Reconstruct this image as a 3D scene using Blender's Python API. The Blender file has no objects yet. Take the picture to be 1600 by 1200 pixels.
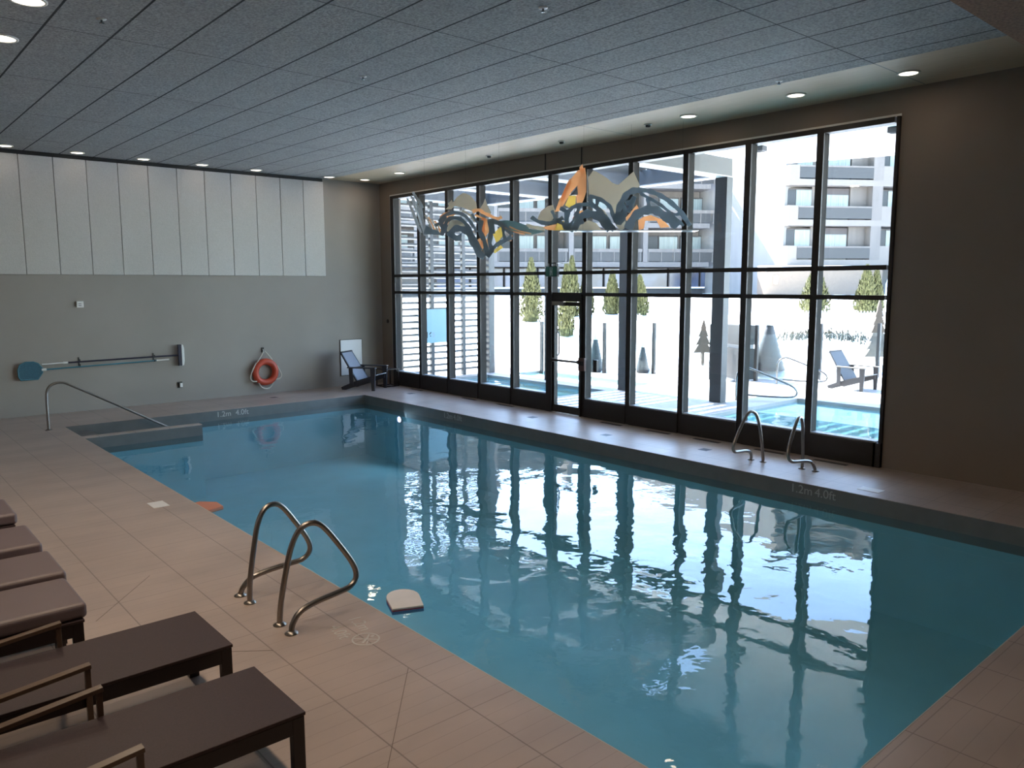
import bpy, bmesh, math, random
from mathutils import Vector, Matrix
random.seed(7)
SKY, SUN, EXPOSURE, LAMP = 2.1, 50.0, 0.25, 10
SC = bpy.context.scene
COL = SC.collection
PI = math.pi
ZW = -0.20            # water level of the indoor pool
YF, XW, CH = 17.0, 10.50, 4.90   # far wall, window wall, ceiling height

# ------------------------------------------------------------------ materials
def new_mat(name):
    m = bpy.data.materials.new(name); m.use_nodes = True
    nt = m.node_tree; b = nt.nodes.get('Principled BSDF')
    return m, nt, b
def mat(name, col, rough=0.6, metal=0.0, spec=0.5, noise=0.0, nscale=8.0, bump=0.0, bscale=60.0, stretch=(1,1,1), coat=0.0):
    m, nt, b = new_mat(name)
    b.inputs['Base Color'].default_value = (*col, 1); b.inputs['Roughness'].default_value = rough
    b.inputs['Metallic'].default_value = metal; b.inputs['Specular IOR Level'].default_value = spec
    b.inputs['Coat Weight'].default_value = coat
    if noise or bump:
        tc = nt.nodes.new('ShaderNodeTexCoord'); mp = nt.nodes.new('ShaderNodeMapping')
        mp.inputs['Scale'].default_value = stretch
        nt.links.new(tc.outputs['Object'], mp.inputs['Vector'])
    if noise:
        n = nt.nodes.new('ShaderNodeTexNoise'); n.inputs['Scale'].default_value = nscale; n.inputs['Detail'].default_value = 6
        nt.links.new(mp.outputs['Vector'], n.inputs['Vector'])
        r = nt.nodes.new('ShaderNodeValToRGB')
        r.color_ramp.elements[0].position = 0.3; r.color_ramp.elements[1].position = 0.7
        r.color_ramp.elements[0].color = (*[c*(1-noise) for c in col], 1)
        r.color_ramp.elements[1].color = (*[min(1, c*(1+noise)) for c in col], 1)
        nt.links.new(n.outputs['Fac'], r.inputs['Fac']); nt.links.new(r.outputs['Color'], b.inputs['Base Color'])
    if bump:
        n2 = nt.nodes.new('ShaderNodeTexNoise'); n2.inputs['Scale'].default_value = bscale; n2.inputs['Detail'].default_value = 4
        nt.links.new(mp.outputs['Vector'], n2.inputs['Vector'])
        bp = nt.nodes.new('ShaderNodeBump'); bp.inputs['Strength'].default_value = bump; bp.inputs['Distance'].default_value = 0.02
        nt.links.new(n2.outputs['Fac'], bp.inputs['Height']); nt.links.new(bp.outputs['Normal'], b.inputs['Normal'])
    return m
def emit(name, col, s):
    m, nt, b = new_mat(name)
    b.inputs['Base Color'].default_value = (*col, 1)
    b.inputs['Emission Color'].default_value = (*col, 1); b.inputs['Emission Strength'].default_value = s
    return m
def math_node(nt, op, a, bval=None):
    n = nt.nodes.new('ShaderNodeMath'); n.operation = op
    if isinstance(a, (int, float)): n.inputs[0].default_value = a
    else: nt.links.new(a, n.inputs[0])
    if bval is not None:
        if isinstance(bval, (int, float)): n.inputs[1].default_value = bval
        else: nt.links.new(bval, n.inputs[1])
    return n.outputs[0]
def grid_mat(name, col, seam, rough, lines, noise=0.08, nscale=3.0, bump=0.0, bscale=80, stretch=(1,1,1), fibre=0.0):
    """flat colour with straight joints; lines = [(axis, period, offset, half width, strength)]"""
    m, nt, b = new_mat(name)
    b.inputs['Roughness'].default_value = rough
    g = nt.nodes.new('ShaderNodeNewGeometry'); sp = nt.nodes.new('ShaderNodeSeparateXYZ')
    nt.links.new(g.outputs['Position'], sp.inputs[0])
    fac = None
    for ax, per, off, hw, st in lines:
        v = math_node(nt, 'SUBTRACT', sp.outputs[ax], off - per*1000 - per/2)
        v = math_node(nt, 'MODULO', v, per)
        v = math_node(nt, 'SUBTRACT', v, per/2)
        v = math_node(nt, 'ABSOLUTE', v)
        v = math_node(nt, 'LESS_THAN', v, hw)
        v = math_node(nt, 'MULTIPLY', v, st)
        fac = v if fac is None else math_node(nt, 'MAXIMUM', fac, v)
    mp = nt.nodes.new('ShaderNodeMapping'); mp.inputs['Scale'].default_value = stretch
    nt.links.new(g.outputs['Position'], mp.inputs['Vector'])
    n = nt.nodes.new('ShaderNodeTexNoise'); n.inputs['Scale'].default_value = nscale; n.inputs['Detail'].default_value = 5
    nt.links.new(mp.outputs['Vector'], n.inputs['Vector'])
    r = nt.nodes.new('ShaderNodeValToRGB'); r.color_ramp.elements[0].position = 0.3; r.color_ramp.elements[1].position = 0.7
    r.color_ramp.elements[0].color = (*[c*(1-noise) for c in col], 1)
    r.color_ramp.elements[1].color = (*[min(1, c*(1+noise)) for c in col], 1)
    nt.links.new(n.outputs['Fac'], r.inputs['Fac'])
    base = r.outputs['Color']
    if fibre:
        n3 = nt.nodes.new('ShaderNodeTexNoise'); n3.inputs['Scale'].default_value = bscale; n3.inputs['Detail'].default_value = 3
        nt.links.new(g.outputs['Position'], n3.inputs['Vector'])
        r3 = nt.nodes.new('ShaderNodeValToRGB'); r3.color_ramp.elements[0].position = 0.35; r3.color_ramp.elements[1].position = 0.65
        r3.color_ramp.elements[0].color = (1-fibre, 1-fibre, 1-fibre, 1); r3.color_ramp.elements[1].color = (1, 1, 1, 1)
        nt.links.new(n3.outputs['Fac'], r3.inputs['Fac'])
        mm = nt.nodes.new('ShaderNodeMix'); mm.data_type = 'RGBA'; mm.blend_type = 'MULTIPLY'; mm.inputs[0].default_value = 1
        nt.links.new(base, mm.inputs[6]); nt.links.new(r3.outputs['Color'], mm.inputs[7]); base = mm.outputs[2]
    mx = nt.nodes.new('ShaderNodeMix'); mx.data_type = 'RGBA'
    nt.links.new(fac, mx.inputs[0]); nt.links.new(base, mx.inputs[6]); mx.inputs[7].default_value = (*seam, 1)
    nt.links.new(mx.outputs[2], b.inputs['Base Color'])
    if bump:
        n2 = nt.nodes.new('ShaderNodeTexNoise'); n2.inputs['Scale'].default_value = bscale
        nt.links.new(g.outputs['Position'], n2.inputs['Vector'])
        bp = nt.nodes.new('ShaderNodeBump'); bp.inputs['Strength'].default_value = bump; bp.inputs['Distance'].default_value = 0.01
        nt.links.new(n2.outputs['Fac'], bp.inputs['Height']); nt.links.new(bp.outputs['Normal'], b.inputs['Normal'])
    return m
def schlick(nt, f0, normal=None):
    g = nt.nodes.new('ShaderNodeNewGeometry'); d = nt.nodes.new('ShaderNodeVectorMath'); d.operation = 'DOT_PRODUCT'
    nt.links.new(normal if normal is not None else g.outputs['Normal'], d.inputs[0]); nt.links.new(g.outputs['Incoming'], d.inputs[1])
    c = math_node(nt, 'ABSOLUTE', d.outputs['Value']); c = math_node(nt, 'SUBTRACT', 1.0, c); c = math_node(nt, 'POWER', c, 5.0)
    c = math_node(nt, 'MULTIPLY', c, 1 - f0); return math_node(nt, 'ADD', c, f0)
def glass_mat(name, tint, ior=1.45):
    m, nt, b = new_mat(name); nt.nodes.remove(b)
    out = nt.nodes.get('Material Output')
    t = nt.nodes.new('ShaderNodeBsdfTransparent'); t.inputs[0].default_value = (*tint, 1)
    g = nt.nodes.new('ShaderNodeBsdfGlossy'); g.inputs['Roughness'].default_value = 0.0
    mx = nt.nodes.new('ShaderNodeMixShader')
    nt.links.new(schlick(nt, .035), mx.inputs[0]); nt.links.new(t.outputs[0], mx.inputs[1]); nt.links.new(g.outputs[0], mx.inputs[2])
    nt.links.new(mx.outputs[0], out.inputs[0])
    return m
def water_mat(name, tint, body, turb, waves):
    """clear tinted water with a little milkiness, mirror-like surface with ripples"""
    m, nt, b = new_mat(name); nt.nodes.remove(b)
    out = nt.nodes.get('Material Output')
    g = nt.nodes.new('ShaderNodeNewGeometry')
    hsum = None
    for scale, amp, st, mask in waves:
        mp = nt.nodes.new('ShaderNodeMapping'); mp.inputs['Scale'].default_value = st
        nt.links.new(g.outputs['Position'], mp.inputs['Vector'])
        n = nt.nodes.new('ShaderNodeTexNoise'); n.inputs['Scale'].default_value = scale
        n.inputs['Detail'].default_value = 1.5; n.inputs['Distortion'].default_value = 0.4
        nt.links.new(mp.outputs['Vector'], n.inputs['Vector'])
        h = math_node(nt, 'MULTIPLY', n.outputs['Fac'], amp)
        if mask:
            k = nt.nodes.new('ShaderNodeTexNoise'); k.inputs['Scale'].default_value = mask; k.inputs['Detail'].default_value = 2
            nt.links.new(g.outputs['Position'], k.inputs['Vector'])
            r = nt.nodes.new('ShaderNodeMapRange'); r.inputs[1].default_value = 0.45; r.inputs[2].default_value = 0.65
            nt.links.new(k.outputs['Fac'], r.inputs[0]); h = math_node(nt, 'MULTIPLY', h, r.outputs[0])
        hsum = h if hsum is None else math_node(nt, 'ADD', hsum, h)
    bp = nt.nodes.new('ShaderNodeBump'); bp.inputs['Strength'].default_value = 1.0; bp.inputs['Distance'].default_value = 1.0
    nt.links.new(hsum, bp.inputs['Height'])
    t = nt.nodes.new('ShaderNodeBsdfTransparent'); t.inputs[0].default_value = (*tint, 1)
    d = nt.nodes.new('ShaderNodeBsdfDiffuse'); d.inputs[0].default_value = (*body, 1)
    m1 = nt.nodes.new('ShaderNodeMixShader'); m1.inputs[0].default_value = turb
    nt.links.new(t.outputs[0], m1.inputs[1]); nt.links.new(d.outputs[0], m1.inputs[2])
    gl = nt.nodes.new('ShaderNodeBsdfGlossy'); gl.inputs['Roughness'].default_value = 0.0
    nt.links.new(bp.outputs['Normal'], gl.inputs['Normal'])
    mx = nt.nodes.new('ShaderNodeMixShader')
    nt.links.new(schlick(nt, .021, bp.outputs['Normal']), mx.inputs[0]); nt.links.new(m1.outputs[0], mx.inputs[1]); nt.links.new(gl.outputs[0], mx.inputs[2])
    nt.links.new(mx.outputs[0], out.inputs[0])
    return m

M = {}
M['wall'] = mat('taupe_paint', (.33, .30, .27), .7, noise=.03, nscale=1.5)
M['panel'] = mat('white_wood_wool', (.565, .545, .52), .9, noise=.06, nscale=45, bump=.25, bscale=70)
M['ceil'] = grid_mat('grey_wood_wool', (.44, .432, .42), (.03, .03, .03), .95,
                     [(0, .585, 2.37, .011, 1), (1, 2.28, 4.24, .007, .9)], noise=.05, nscale=2, bump=.5, bscale=45, fibre=.42)
M['soffit'] = grid_mat('cream_boards', (.56, .43, .29), (.2, .18, .15), .6, [(1, 4.56, 4.24, .008, .9)], noise=.05, nscale=3, stretch=(8, .6, 1))
M['tile'] = grid_mat('stone_floor_tile', (.435, .345, .297), (.12, .09, .075), .38,
                     [(0, .555, 2.08, .0045, .6), (1, .60, 3.39, .0035, .45), (1, .12, 3.39, .0025, .22)], noise=.13, nscale=1.6, stretch=(.6, 1.2, 1), bump=.04, bscale=12)
M['coping'] = mat('grey_coping', (.145, .145, .14), .4, noise=.08, nscale=6)
M['plaster'] = mat('pale_blue_pool_plaster', (.29, .58, .665), .6, noise=.05, nscale=2)
M['water'] = water_mat('indoor_pool_water', (.74, .92, .97), (.15, .40, .47), .14,
                       [(1.3, .0085, (1, 1, 1), 0), (3.6, .0042, (1, 1, 1), .35), (10.0, .00045, (1, 1, 1), 0), (9.0, .0009, (1, 1, 1), .5)])
M['outwater'] = water_mat('outdoor_pool_water', (.80, .97, 1.0), (.25, .70, .80), .2, [(2.0, .006, (1, 1, 1), 0)])
M['outplaster'] = mat('outdoor_pool_plaster', (.35, .64, .72), .6, noise=.04)
M['glass'] = glass_mat('window_glass', (.93, .95, .95))
M['fenceglass'] = glass_mat('fence_glass', (.90, .955, .965))
M['frame'] = mat('dark_bronze_aluminium', (.014, .0105, .010), .5, .0, .5)
M['framegrey'] = mat('grey_aluminium_gasket', (.055, .052, .05), .8, 0, .15)
M['whitetrim'] = mat('pale_window_bead', (.72, .70, .66), .5)
M['steel'] = mat('brushed_stainless_steel', (.30, .272, .25), .32, 1.0, noise=.05, nscale=20)
M['white'] = mat('white_plastic', (.80, .79, .77), .45)
M['black'] = mat('black_plastic', (.02, .02, .022), .45)
M['navy'] = mat('dark_composite_slats', (.045, .047, .058), .5, noise=.15, nscale=10)
M['sling'] = mat('grey_blue_sling', (.22, .235, .29), .6, noise=.05, nscale=40)
M['brown'] = mat('dark_brown_frame', (.014, .006, .006), .42, noise=.1, nscale=8)
M['browntop'] = mat('dark_brown_sling', (.036, .017, .019), .6, noise=.18, nscale=120, bump=.1, bscale=300)
M['cushion'] = mat('taupe_vinyl_cushion', (.155, .114, .120), .45, noise=.04, nscale=4)
M['orange'] = mat('orange_lifebuoy', (.50, .06, .025), .45, noise=.04)
M['coral'] = mat('coral_foam', (.62, .24, .15), .7)
M['rope'] = mat('white_rope', (.62, .58, .5), .8)
M['teal'] = mat('teal_pole', (.05, .19, .25), .4)
M['net'] = mat('teal_net', (.045, .13, .18), .8, noise=.2, nscale=90)
M['purple'] = mat('dark_violet_pole', (.022, .018, .04), .4)
M['foam'] = mat('white_foam', (.74, .69, .66), .7, noise=.03)
M['foamblue'] = mat('blue_foam', (.06, .22, .50), .7)
M['foamred'] = mat('red_foam', (.35, .08, .12), .7)
M['marking'] = mat('white_floor_paint', (.55, .52, .48), .7)
M['darkmark'] = mat('grey_tile_lettering', (.40, .40, .38), .7)
M['vent'] = mat('dark_floor_grille', (.05, .035, .028), .5)
M['drain'] = mat('wet_grey_drain', (.10, .10, .105), .3, 0.6)
M['lamp'] = emit('warm_lamp_lens', (1.0, .88, .72), 3.2)
M['poollamp'] = emit('violet_pool_lamp', (.62, .55, 1.0), 14.0)
M['lampring'] = mat('white_lamp_ring', (.75, .72, .66), .5)
M['chrome'] = mat('chrome', (.22, .22, .22), .15, 1.0)
M['green'] = mat('green_exit_face', (.02, .14, .11), .4)
M['picto'] = mat('pale_pictogram', (.55, .62, .62), .5)
# sculpture
def sheet_mat(name, col, tr):
    m, nt, b = new_mat(name); b.inputs['Base Color'].default_value = (*col, 1); b.inputs['Roughness'].default_value = .5
    t = nt.nodes.new('ShaderNodeBsdfTranslucent'); t.inputs[0].default_value = (*col, 1)
    mx = nt.nodes.new('ShaderNodeMixShader'); mx.inputs[0].default_value = tr
    nt.links.new(b.outputs[0], mx.inputs[1]); nt.links.new(t.outputs[0], mx.inputs[2])
    nt.links.new(mx.outputs[0], nt.nodes.get('Material Output').inputs[0]); return m
M['d'] = sheet_mat('slate_tinted_sheet', (.36, .44, .50), .5)
M['t'] = sheet_mat('taupe_tinted_sheet', (.76, .71, .61), .5)
M['p'] = sheet_mat('peach_tinted_sheet', (1.0, .68, .43), .72)
M['y'] = sheet_mat('yellow_tinted_sheet', (1.0, .82, .36), .72)
M['s'] = sheet_mat('silver_tinted_sheet', (.75, .77, .78), .5)
M['e'] = sheet_mat('teal_tinted_sheet', (.34, .50, .52), .45)
# outside
M['snow'] = mat('snow', (.86, .87, .89), .8, noise=.03, nscale=.6, bump=.3, bscale=1.3)
M['terrace'] = mat('pale_wet_terrace', (.25, .247, .243), .6, noise=.08, nscale=1.2)
M['column'] = mat('grey_painted_steel', (.045, .048, .054), .5)
M['beam'] = mat('light_grey_steel', (.13, .13, .128), .55)
M['slat'] = mat('grey_slat', (.07, .07, .068), .6)
M['canopy'] = grid_mat('white_soffit_boards', (.82, .81, .77), (.5, .49, .46), .6, [(0, .9, 11.1, .02, 1)], noise=.03)
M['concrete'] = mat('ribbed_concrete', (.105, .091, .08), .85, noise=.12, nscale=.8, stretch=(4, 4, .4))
M['concretewhite'] = mat('pale_concrete', (.13, .112, .096), .85, noise=.05, nscale=.5)
M['wingslab'] = mat('grey_concrete_slab', (.105, .093, .085), .85, noise=.05)
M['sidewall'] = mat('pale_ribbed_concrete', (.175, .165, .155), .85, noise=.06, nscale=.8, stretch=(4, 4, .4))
M['railing'] = mat('dark_balcony_panel', (.011, .0098, .010), .5)
M['winframe'] = mat('brown_window_frame', (.035, .026, .024), .6)
M['curtain'] = mat('pale_curtain_glass', (.12, .145, .145), .25, noise=.25, nscale=3, stretch=(6, 6, .2))
M['darkglass'] = mat('dark_window_glass', (.02, .022, .026), .35, 0, .25)
M['shopglass'] = mat('blue_shop_glass', (.055, .065, .10), .15, noise=.5, nscale=.5)
M['cedar'] = mat('cedar_foliage', (.075, .072, .018), .8, noise=.45, nscale=14)
M['bark'] = mat('bark', (.12, .07, .04), .9)
M['timber'] = mat('weathered_timber', (.085, .062, .045), .8, noise=.2, nscale=6, stretch=(6, 6, 1))
M['greymesh'] = mat('grey_metal_mesh', (.042, .047, .053), .6)
M['twig'] = mat('dry_twig', (.03, .028, .014), .9)
M['signblue'] = mat('pale_blue_sign', (.20, .34, .44), .5)
M['signtext'] = mat('slate_lettering', (.008, .02, .035), .6)
M['screenslat'] = mat('dark_grey_slat', (.085, .085, .083), .6)
M['greywood'] = mat('grey_outdoor_slats', (.05, .05, .056), .6)
M['fencepost'] = mat('black_fence_post', (.010, .010, .011), .5)
M['flange'] = mat('painted_snowlight', (.55, .55, .54), .5)  # pale tone stands for snow light on the beam undersides
M['whitewood'] = mat('white_picket', (.30, .30, .30), .7)

# ------------------------------------------------------------------ mesh builder
class MB:
    def __init__(s): s.v = []; s.f = []; s.sm = []
    def add(s, vs, fs, smooth=False):
        o = len(s.v); s.v += [tuple(p) for p in vs]
        for f in fs: s.f.append([i+o for i in f]); s.sm.append(smooth)
        return s
    def bx(s, x0, x1, y0, y1, z0, z1):
        vs = [(x, y, z) for z in (z0, z1) for y in (y0, y1) for x in (x0, x1)]
        return s.add(vs, [(0,2,3,1), (4,5,7,6), (0,1,5,4), (2,6,7,3), (0,4,6,2), (1,3,7,5)])
    def obx(s, c, size, rot):                     # oriented box
        hx, hy, hz = [k/2 for k in size]; R = rot.to_3x3() if len(rot) == 4 else rot
        vs = [Vector(c) + R @ Vector((x, y, z)) for z in (-hz, hz) for y in (-hy, hy) for x in (-hx, hx)]
        return s.add(vs, [(0,2,3,1), (4,5,7,6), (0,1,5,4), (2,6,7,3), (0,4,6,2), (1,3,7,5)])
    def bar(s, a, b, w, h, up=(0,0,1)):           # rectangular bar from a to b
        a, b = Vector(a), Vector(b); d = b - a; L = d.length; x = d.normalized()
        u = Vector(up); y = u.cross(x)
        if y.length < 1e-4: y = Vector((0,1,0)).cross(x)
        y.normalize(); z = x.cross(y)
        R = Matrix((x, y, z)).transposed()
        return s.obx((a+b)/2, (L, w, h), R)
    def prism(s, pts, P0, U, V, N, t):            # polygon in plane P0 + u*U + v*V, thickness t along N
        P0, U, V, N = Vector(P0), Vector(U), Vector(V), Vector(N)
        n = len(pts)
        a = [P0 + U*p[0] + V*p[1] - N*(t/2) for p in pts]; b = [p + N*t for p in a]
        ar = sum(pts[i][0]*pts[(i+1) % n][1] - pts[(i+1) % n][0]*pts[i][1] for i in range(n))
        fs = [tuple(range(n))[::-1], tuple(range(n, 2*n))] + [(i, (i+1) % n, (i+1) % n + n, i+n) for i in range(n)]
        return s.add(a + b, fs)
    def tube(s, path, r, seg=10, caps=True, closed=False):
        P = [Vector(p) for p in path]; n = len(P)
        T = []
        for i in range(n):
            if closed: d = P[(i+1) % n] - P[i-1]
            else: d = P[min(i+1, n-1)] - P[max(i-1, 0)]
            T.append(d.normalized())
        ref = Vector((0,0,1)) if abs(T[0].z) < .9 else Vector((1,0,0))
        nrm = (ref - T[0]*ref.dot(T[0])).normalized(); rings = []
        for i in range(n):
            nrm = (nrm - T[i]*nrm.dot(T[i])).normalized(); bi = T[i].cross(nrm)
            rr = r[i] if isinstance(r, (list, tuple)) else r
            rings.append([P[i] + (nrm*math.cos(2*PI*k/seg) + bi*math.sin(2*PI*k/seg))*rr for k in range(seg)])
        vs = [v for ring in rings for v in ring]; fs = []
        for i in range(n if closed else n-1):
            j = (i+1) % n
            for k in range(seg): fs.append((i*seg+k, i*seg+(k+1) % seg, j*seg+(k+1) % seg, j*seg+k))
        s.add(vs, fs, True)
        if caps and not closed:
            s.add(rings[0], [tuple(range(seg))[::-1]]); s.add(rings[-1], [tuple(range(seg))])
        return s
    def lathe(s, prof, c, seg=24, axis='z'):      # profile of (radius, height)
        vs = []; fs = []; n = len(prof)
        for r, h in prof:
            for k in range(seg):
                a = 2*PI*k/seg; p = (r*math.cos(a), r*math.sin(a), h)
                if axis == 'x': p = (p[2], p[0], p[1])
                if axis == 'y': p = (p[1], p[2], p[0])
                vs.append((c[0]+p[0], c[1]+p[1], c[2]+p[2]))
        for i in range(n-1):
            for k in range(seg): fs.append((i*seg+k, i*seg+(k+1) % seg, (i+1)*seg+(k+1) % seg, (i+1)*seg+k))
        fs.append(tuple(range(seg))[::-1]); fs.append(tuple(range((n-1)*seg, n*seg)))
        return s.add(vs, fs, True)
    def build(s, name, m, parent=None, bevel=0.0, loc=None, w=False):
        if w and parent is not None:              # vertices were given in room coordinates
            off = Vector((0,0,0)); q = parent
            while q is not None: off += q.location; q = q.parent
            s.v = [tuple(Vector(p) - off) for p in s.v]
        me = bpy.data.meshes.new(name); me.from_pydata([tuple(v) for v in s.v], [], s.f)
        me.polygons.foreach_set('use_smooth', s.sm)
        me.materials.append(m if not isinstance(m, str) else M[m])
        bm = bmesh.new(); bm.from_mesh(me)
        bmesh.ops.recalc_face_normals(bm, faces=bm.faces); bm.to_mesh(me); bm.free()
        o = bpy.data.objects.new(name, me); COL.objects.link(o)
        if parent is not None: 
            o.parent = parent
        if loc: o.location = loc
        if bevel:
            md = o.modifiers.new('bevel', 'BEVEL'); md.width = bevel; md.segments = 2; md.limit_method = 'ANGLE'
        return o
def smooth_path(pts, n=6, closed=False):
    P = [Vector(p) for p in pts]; out = []; m = len(P)
    for i in range(m if closed else m-1):
        if closed: a, b, c, d = P[i-1], P[i], P[(i+1) % m], P[(i+2) % m]
        else: a, b, c, d = P[max(i-1, 0)], P[i], P[i+1], P[min(i+2, m-1)]
        for k in range(n):
            t = k/n
            out.append(.5*((2*b) + (c-a)*t + (2*a-5*b+4*c-d)*t*t + (3*b-a-3*c+d)*t**3))
    if not closed: out.append(P[-1])
    return out
def tag(o, label=None, cat=None, group=None, kind=None):
    if label: o['label'] = label
    if cat: o['category'] = cat
    if group: o['group'] = group
    if kind: o['kind'] = kind
    return o
def thing(name, label, cat, loc=(0,0,0), rz=0.0, group=None):
    o = bpy.data.objects.new(name, None); COL.objects.link(o)
    o.location = loc; o.rotation_euler = (0, 0, rz); o.empty_display_size = .1
    return tag(o, label, cat, group)
def children_of(o): return [c for c in COL.objects if c.parent == o]
def copy_tree(o, loc=None, rz=None, label=None):
    kids = {}
    for c in list(COL.objects):
        if c.parent is not None: kids.setdefault(c.parent.name, []).append(c)
    def rec(x, parent):
        c = x.copy(); COL.objects.link(c)
        if parent is not None: c.parent = parent
        for k in kids.get(x.name, []): rec(k, c)
        return c
    r = rec(o, None)
    if loc is not None: r.location = loc
    if rz is not None: r.rotation_euler = (0, 0, rz)
    if label: r['label'] = label
    return r
def struct(name, mb, m, parent=None, label=None, bevel=0.0):
    o = mb.build(name, m, parent, bevel)
    if parent is None: o['kind'] = 'structure'
    if label: o['label'] = label
    return o
def text_obj(name, body, size, m, mtx, parent=None, depth=0.002, space=1.0, bold=0.0):
    cu = bpy.data.curves.new(name + '_curve', 'FONT'); cu.body = body; cu.size = size; cu.extrude = depth
    cu.align_x = 'CENTER'; cu.align_y = 'CENTER'; cu.space_character = space; cu.offset = bold
    tmp = bpy.data.objects.new('tmp_text', cu); COL.objects.link(tmp)
    bpy.context.view_layer.update()
    dg = bpy.context.evaluated_depsgraph_get()
    me = bpy.data.meshes.new_from_object(tmp.evaluated_get(dg))
    bpy.data.objects.remove(tmp)
    me.materials.clear(); me.materials.append(M[m])
    o = bpy.data.objects.new(name, me); COL.objects.link(o)
    o.matrix_world = mtx
    if parent is not None:
        o.parent = parent; o.matrix_parent_inverse = Matrix.Identity(4)
        o.matrix_local = mtx
    return o
def frame_mtx(pos, right, up):
    r = Vector(right).normalized(); u = Vector(up).normalized(); n = r.cross(u)
    m = Matrix((r, u, n)).transposed().to_4x4(); m.translation = Vector(pos); return m
# ------------------------------------------------------------------ room shell
PX0, PX1, PY0, PY1 = 2.96, 8.94, 1.63, 15.30      # pool opening
KX1, KY0 = 4.86, 13.95                            # dividing kerb of the entry steps
f = MB()
f.bx(-2.7, PX0, -2.7, 17.1, -.3, 0).bx(PX1, 10.75, -2.7, 17.1, -.3, 0)
f.bx(PX0, PX1, -2.7, PY0, -.3, 0).bx(PX0, PX1, PY1, 17.1, -.3, 0)
struct('floor', f, 'tile')
# diagonal falls cut into the tiles
dg = MB()
for a, b in (((2.63, 4.04), (1.86, 3.1)), ((2.08, 4.85), (1.72, 5.13)), ((1.30, 6.15), (1.88, 6.85)), ((1.10, 5.68), (1.55, 5.42))):
    dg.bar((*a, .0006), (*b, .0006), .0035, .0012)
struct('trim_1', dg, mat('tile_joint', (.16, .125, .105), .8))
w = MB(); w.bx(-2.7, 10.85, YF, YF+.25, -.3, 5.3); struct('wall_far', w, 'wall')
w = MB(); w.bx(-2.9, -2.7, -2.7, 17.25, -.3, 5.3); struct('wall_left', w, mat('pale_wall_paint', (.42, .385, .35), .8))
w = MB(); w.bx(-2.9, 10.85, -2.9, -2.7, -.3, 5.3); struct('wall_near', w, bpy.data.materials['pale_wall_paint'])
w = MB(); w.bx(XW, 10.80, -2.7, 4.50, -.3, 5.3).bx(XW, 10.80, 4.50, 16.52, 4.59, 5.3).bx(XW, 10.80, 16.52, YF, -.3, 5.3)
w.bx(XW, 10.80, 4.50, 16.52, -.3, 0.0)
struct('wall_right', w, mat('shade_darkened_taupe', (.225, .178, .142), .7, noise=.03, nscale=1.5))  # same taupe as the far wall, darkened to hold this wall's shade
c = MB(); c.bx(-2.7, 9.10, -2.7, YF, CH, CH+.2); struct('ceiling', c, 'ceil')
c = MB(); c.bx(9.10, XW, -2.7, YF, CH, CH+.2); struct('soffit', c, 'soffit')
c = MB(); c.bx(-2.9, 10.85, -2.9, 17.25, 5.3, 5.45); struct('roof', c, 'beam')
c = MB(); c.bx(-2.7, XW, 1.95, 2.32, 4.40, CH); struct('trim_2', c, mat('brown_wood_wool', (.30, .16, .09), .95, noise=.35, nscale=40, bump=.6, bscale=60))
c = MB(); c.bx(1.7, 8.95, 16.97, 16.999, 4.825, 4.899); struct('gap_shade_strip', c, 'black')  # black strip stands in for the shade in the gap above the panels
# expansion joints in the header above the windows
c = MB()
for y in (11.07, 10.12): c.bx(XW-.004, XW+.01, y-.016, y+.016, 4.59, CH)
struct('trim_4', c, 'brown')

# ------------------------------------------------------------------ pool
D = -1.35
p = MB()
p.bx(PX0-.02, PX1+.02, PY0-.02, PY1+.02, D-.1, D)
p.bx(PX0-.15, PX0, PY0-.15, PY1+.15, D, -.3).bx(PX1, PX1+.15, PY0-.15, PY1+.15, D, -.3)
p.bx(PX0, PX1, PY0-.15, PY0, D, -.3).bx(PX0, PX1, PY1, PY1+.15, D, -.3)
struct('pool_basin', p, 'plaster', label='pale blue pool basin below the indoor water')
p = MB()                                         # grey band between deck and water
e = .003
p.bx(PX0, PX0+e, PY0, PY1, -.30, -.006).bx(PX1-e, PX1, PY0, PY1, -.30, -.006)
p.bx(PX0, PX1, PY0, PY0+e, -.30, -.006).bx(PX0, PX1, PY1-e, PY1, -.30, -.006)
struct('trim_5', p, 'coping')
p = MB(); p.bx(PX0, PX0+.006, PY0, PY1, -.006, .0015).bx(PX0, PX1, PY0, PY0+.006, -.006, .0015)
struct('trim_6', p, 'marking')
p = MB(); p.bx(PX0+e, KX1, KY0, KY0+.16, -.30, -.015); struct('low_wall', p, 'coping')
p = MB(); p.bx(PX0+e, KX1, KY0, KY0+.16, D, -.302); struct('low_wall', p, 'plaster')
p = MB(); p.bx(PX0+.004, KX1, KY0-.012, KY0+.172, -.015, .0); struct('trim_7', p, 'tile')
p = MB()
for k in range(5): p.bx(PX0+e, PX0+.42+.36*k, KY0+.16, PY1-e, D, -.12-.24*k-(0 if k else 0))
struct('pool_steps', p, 'coping', label='submerged steps toned like the reflected wall between kerb and far pool edge')  # grey of the wall mirrored in the water is put into the steps
g = MB(); N = 2
g.add([(PX0+e, PY0+e, ZW), (PX1-e, PY0+e, ZW), (PX1-e, PY1-e, ZW), (PX0+e, PY1-e, ZW)], [(0, 1, 2, 3)])
tag(g.build('pool_water', 'water'), 'blue rippled water filling the long indoor pool', 'water', kind='stuff')
t = thing('pool_light', 'violet underwater pool light near the far corner', 'light', (PX1-e, 13.84, -.37))
MB().lathe([(.085, 0), (.085, -.02), (.07, -.03)], (0, 0, 0), 24, 'x').build('lamp_ring', 'steel', t)
MB().lathe([(.062, -.028), (.05, -.04), (.015, -.045)], (0, 0, 0), 24, 'x').build('lens', 'poollamp', t)
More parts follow.
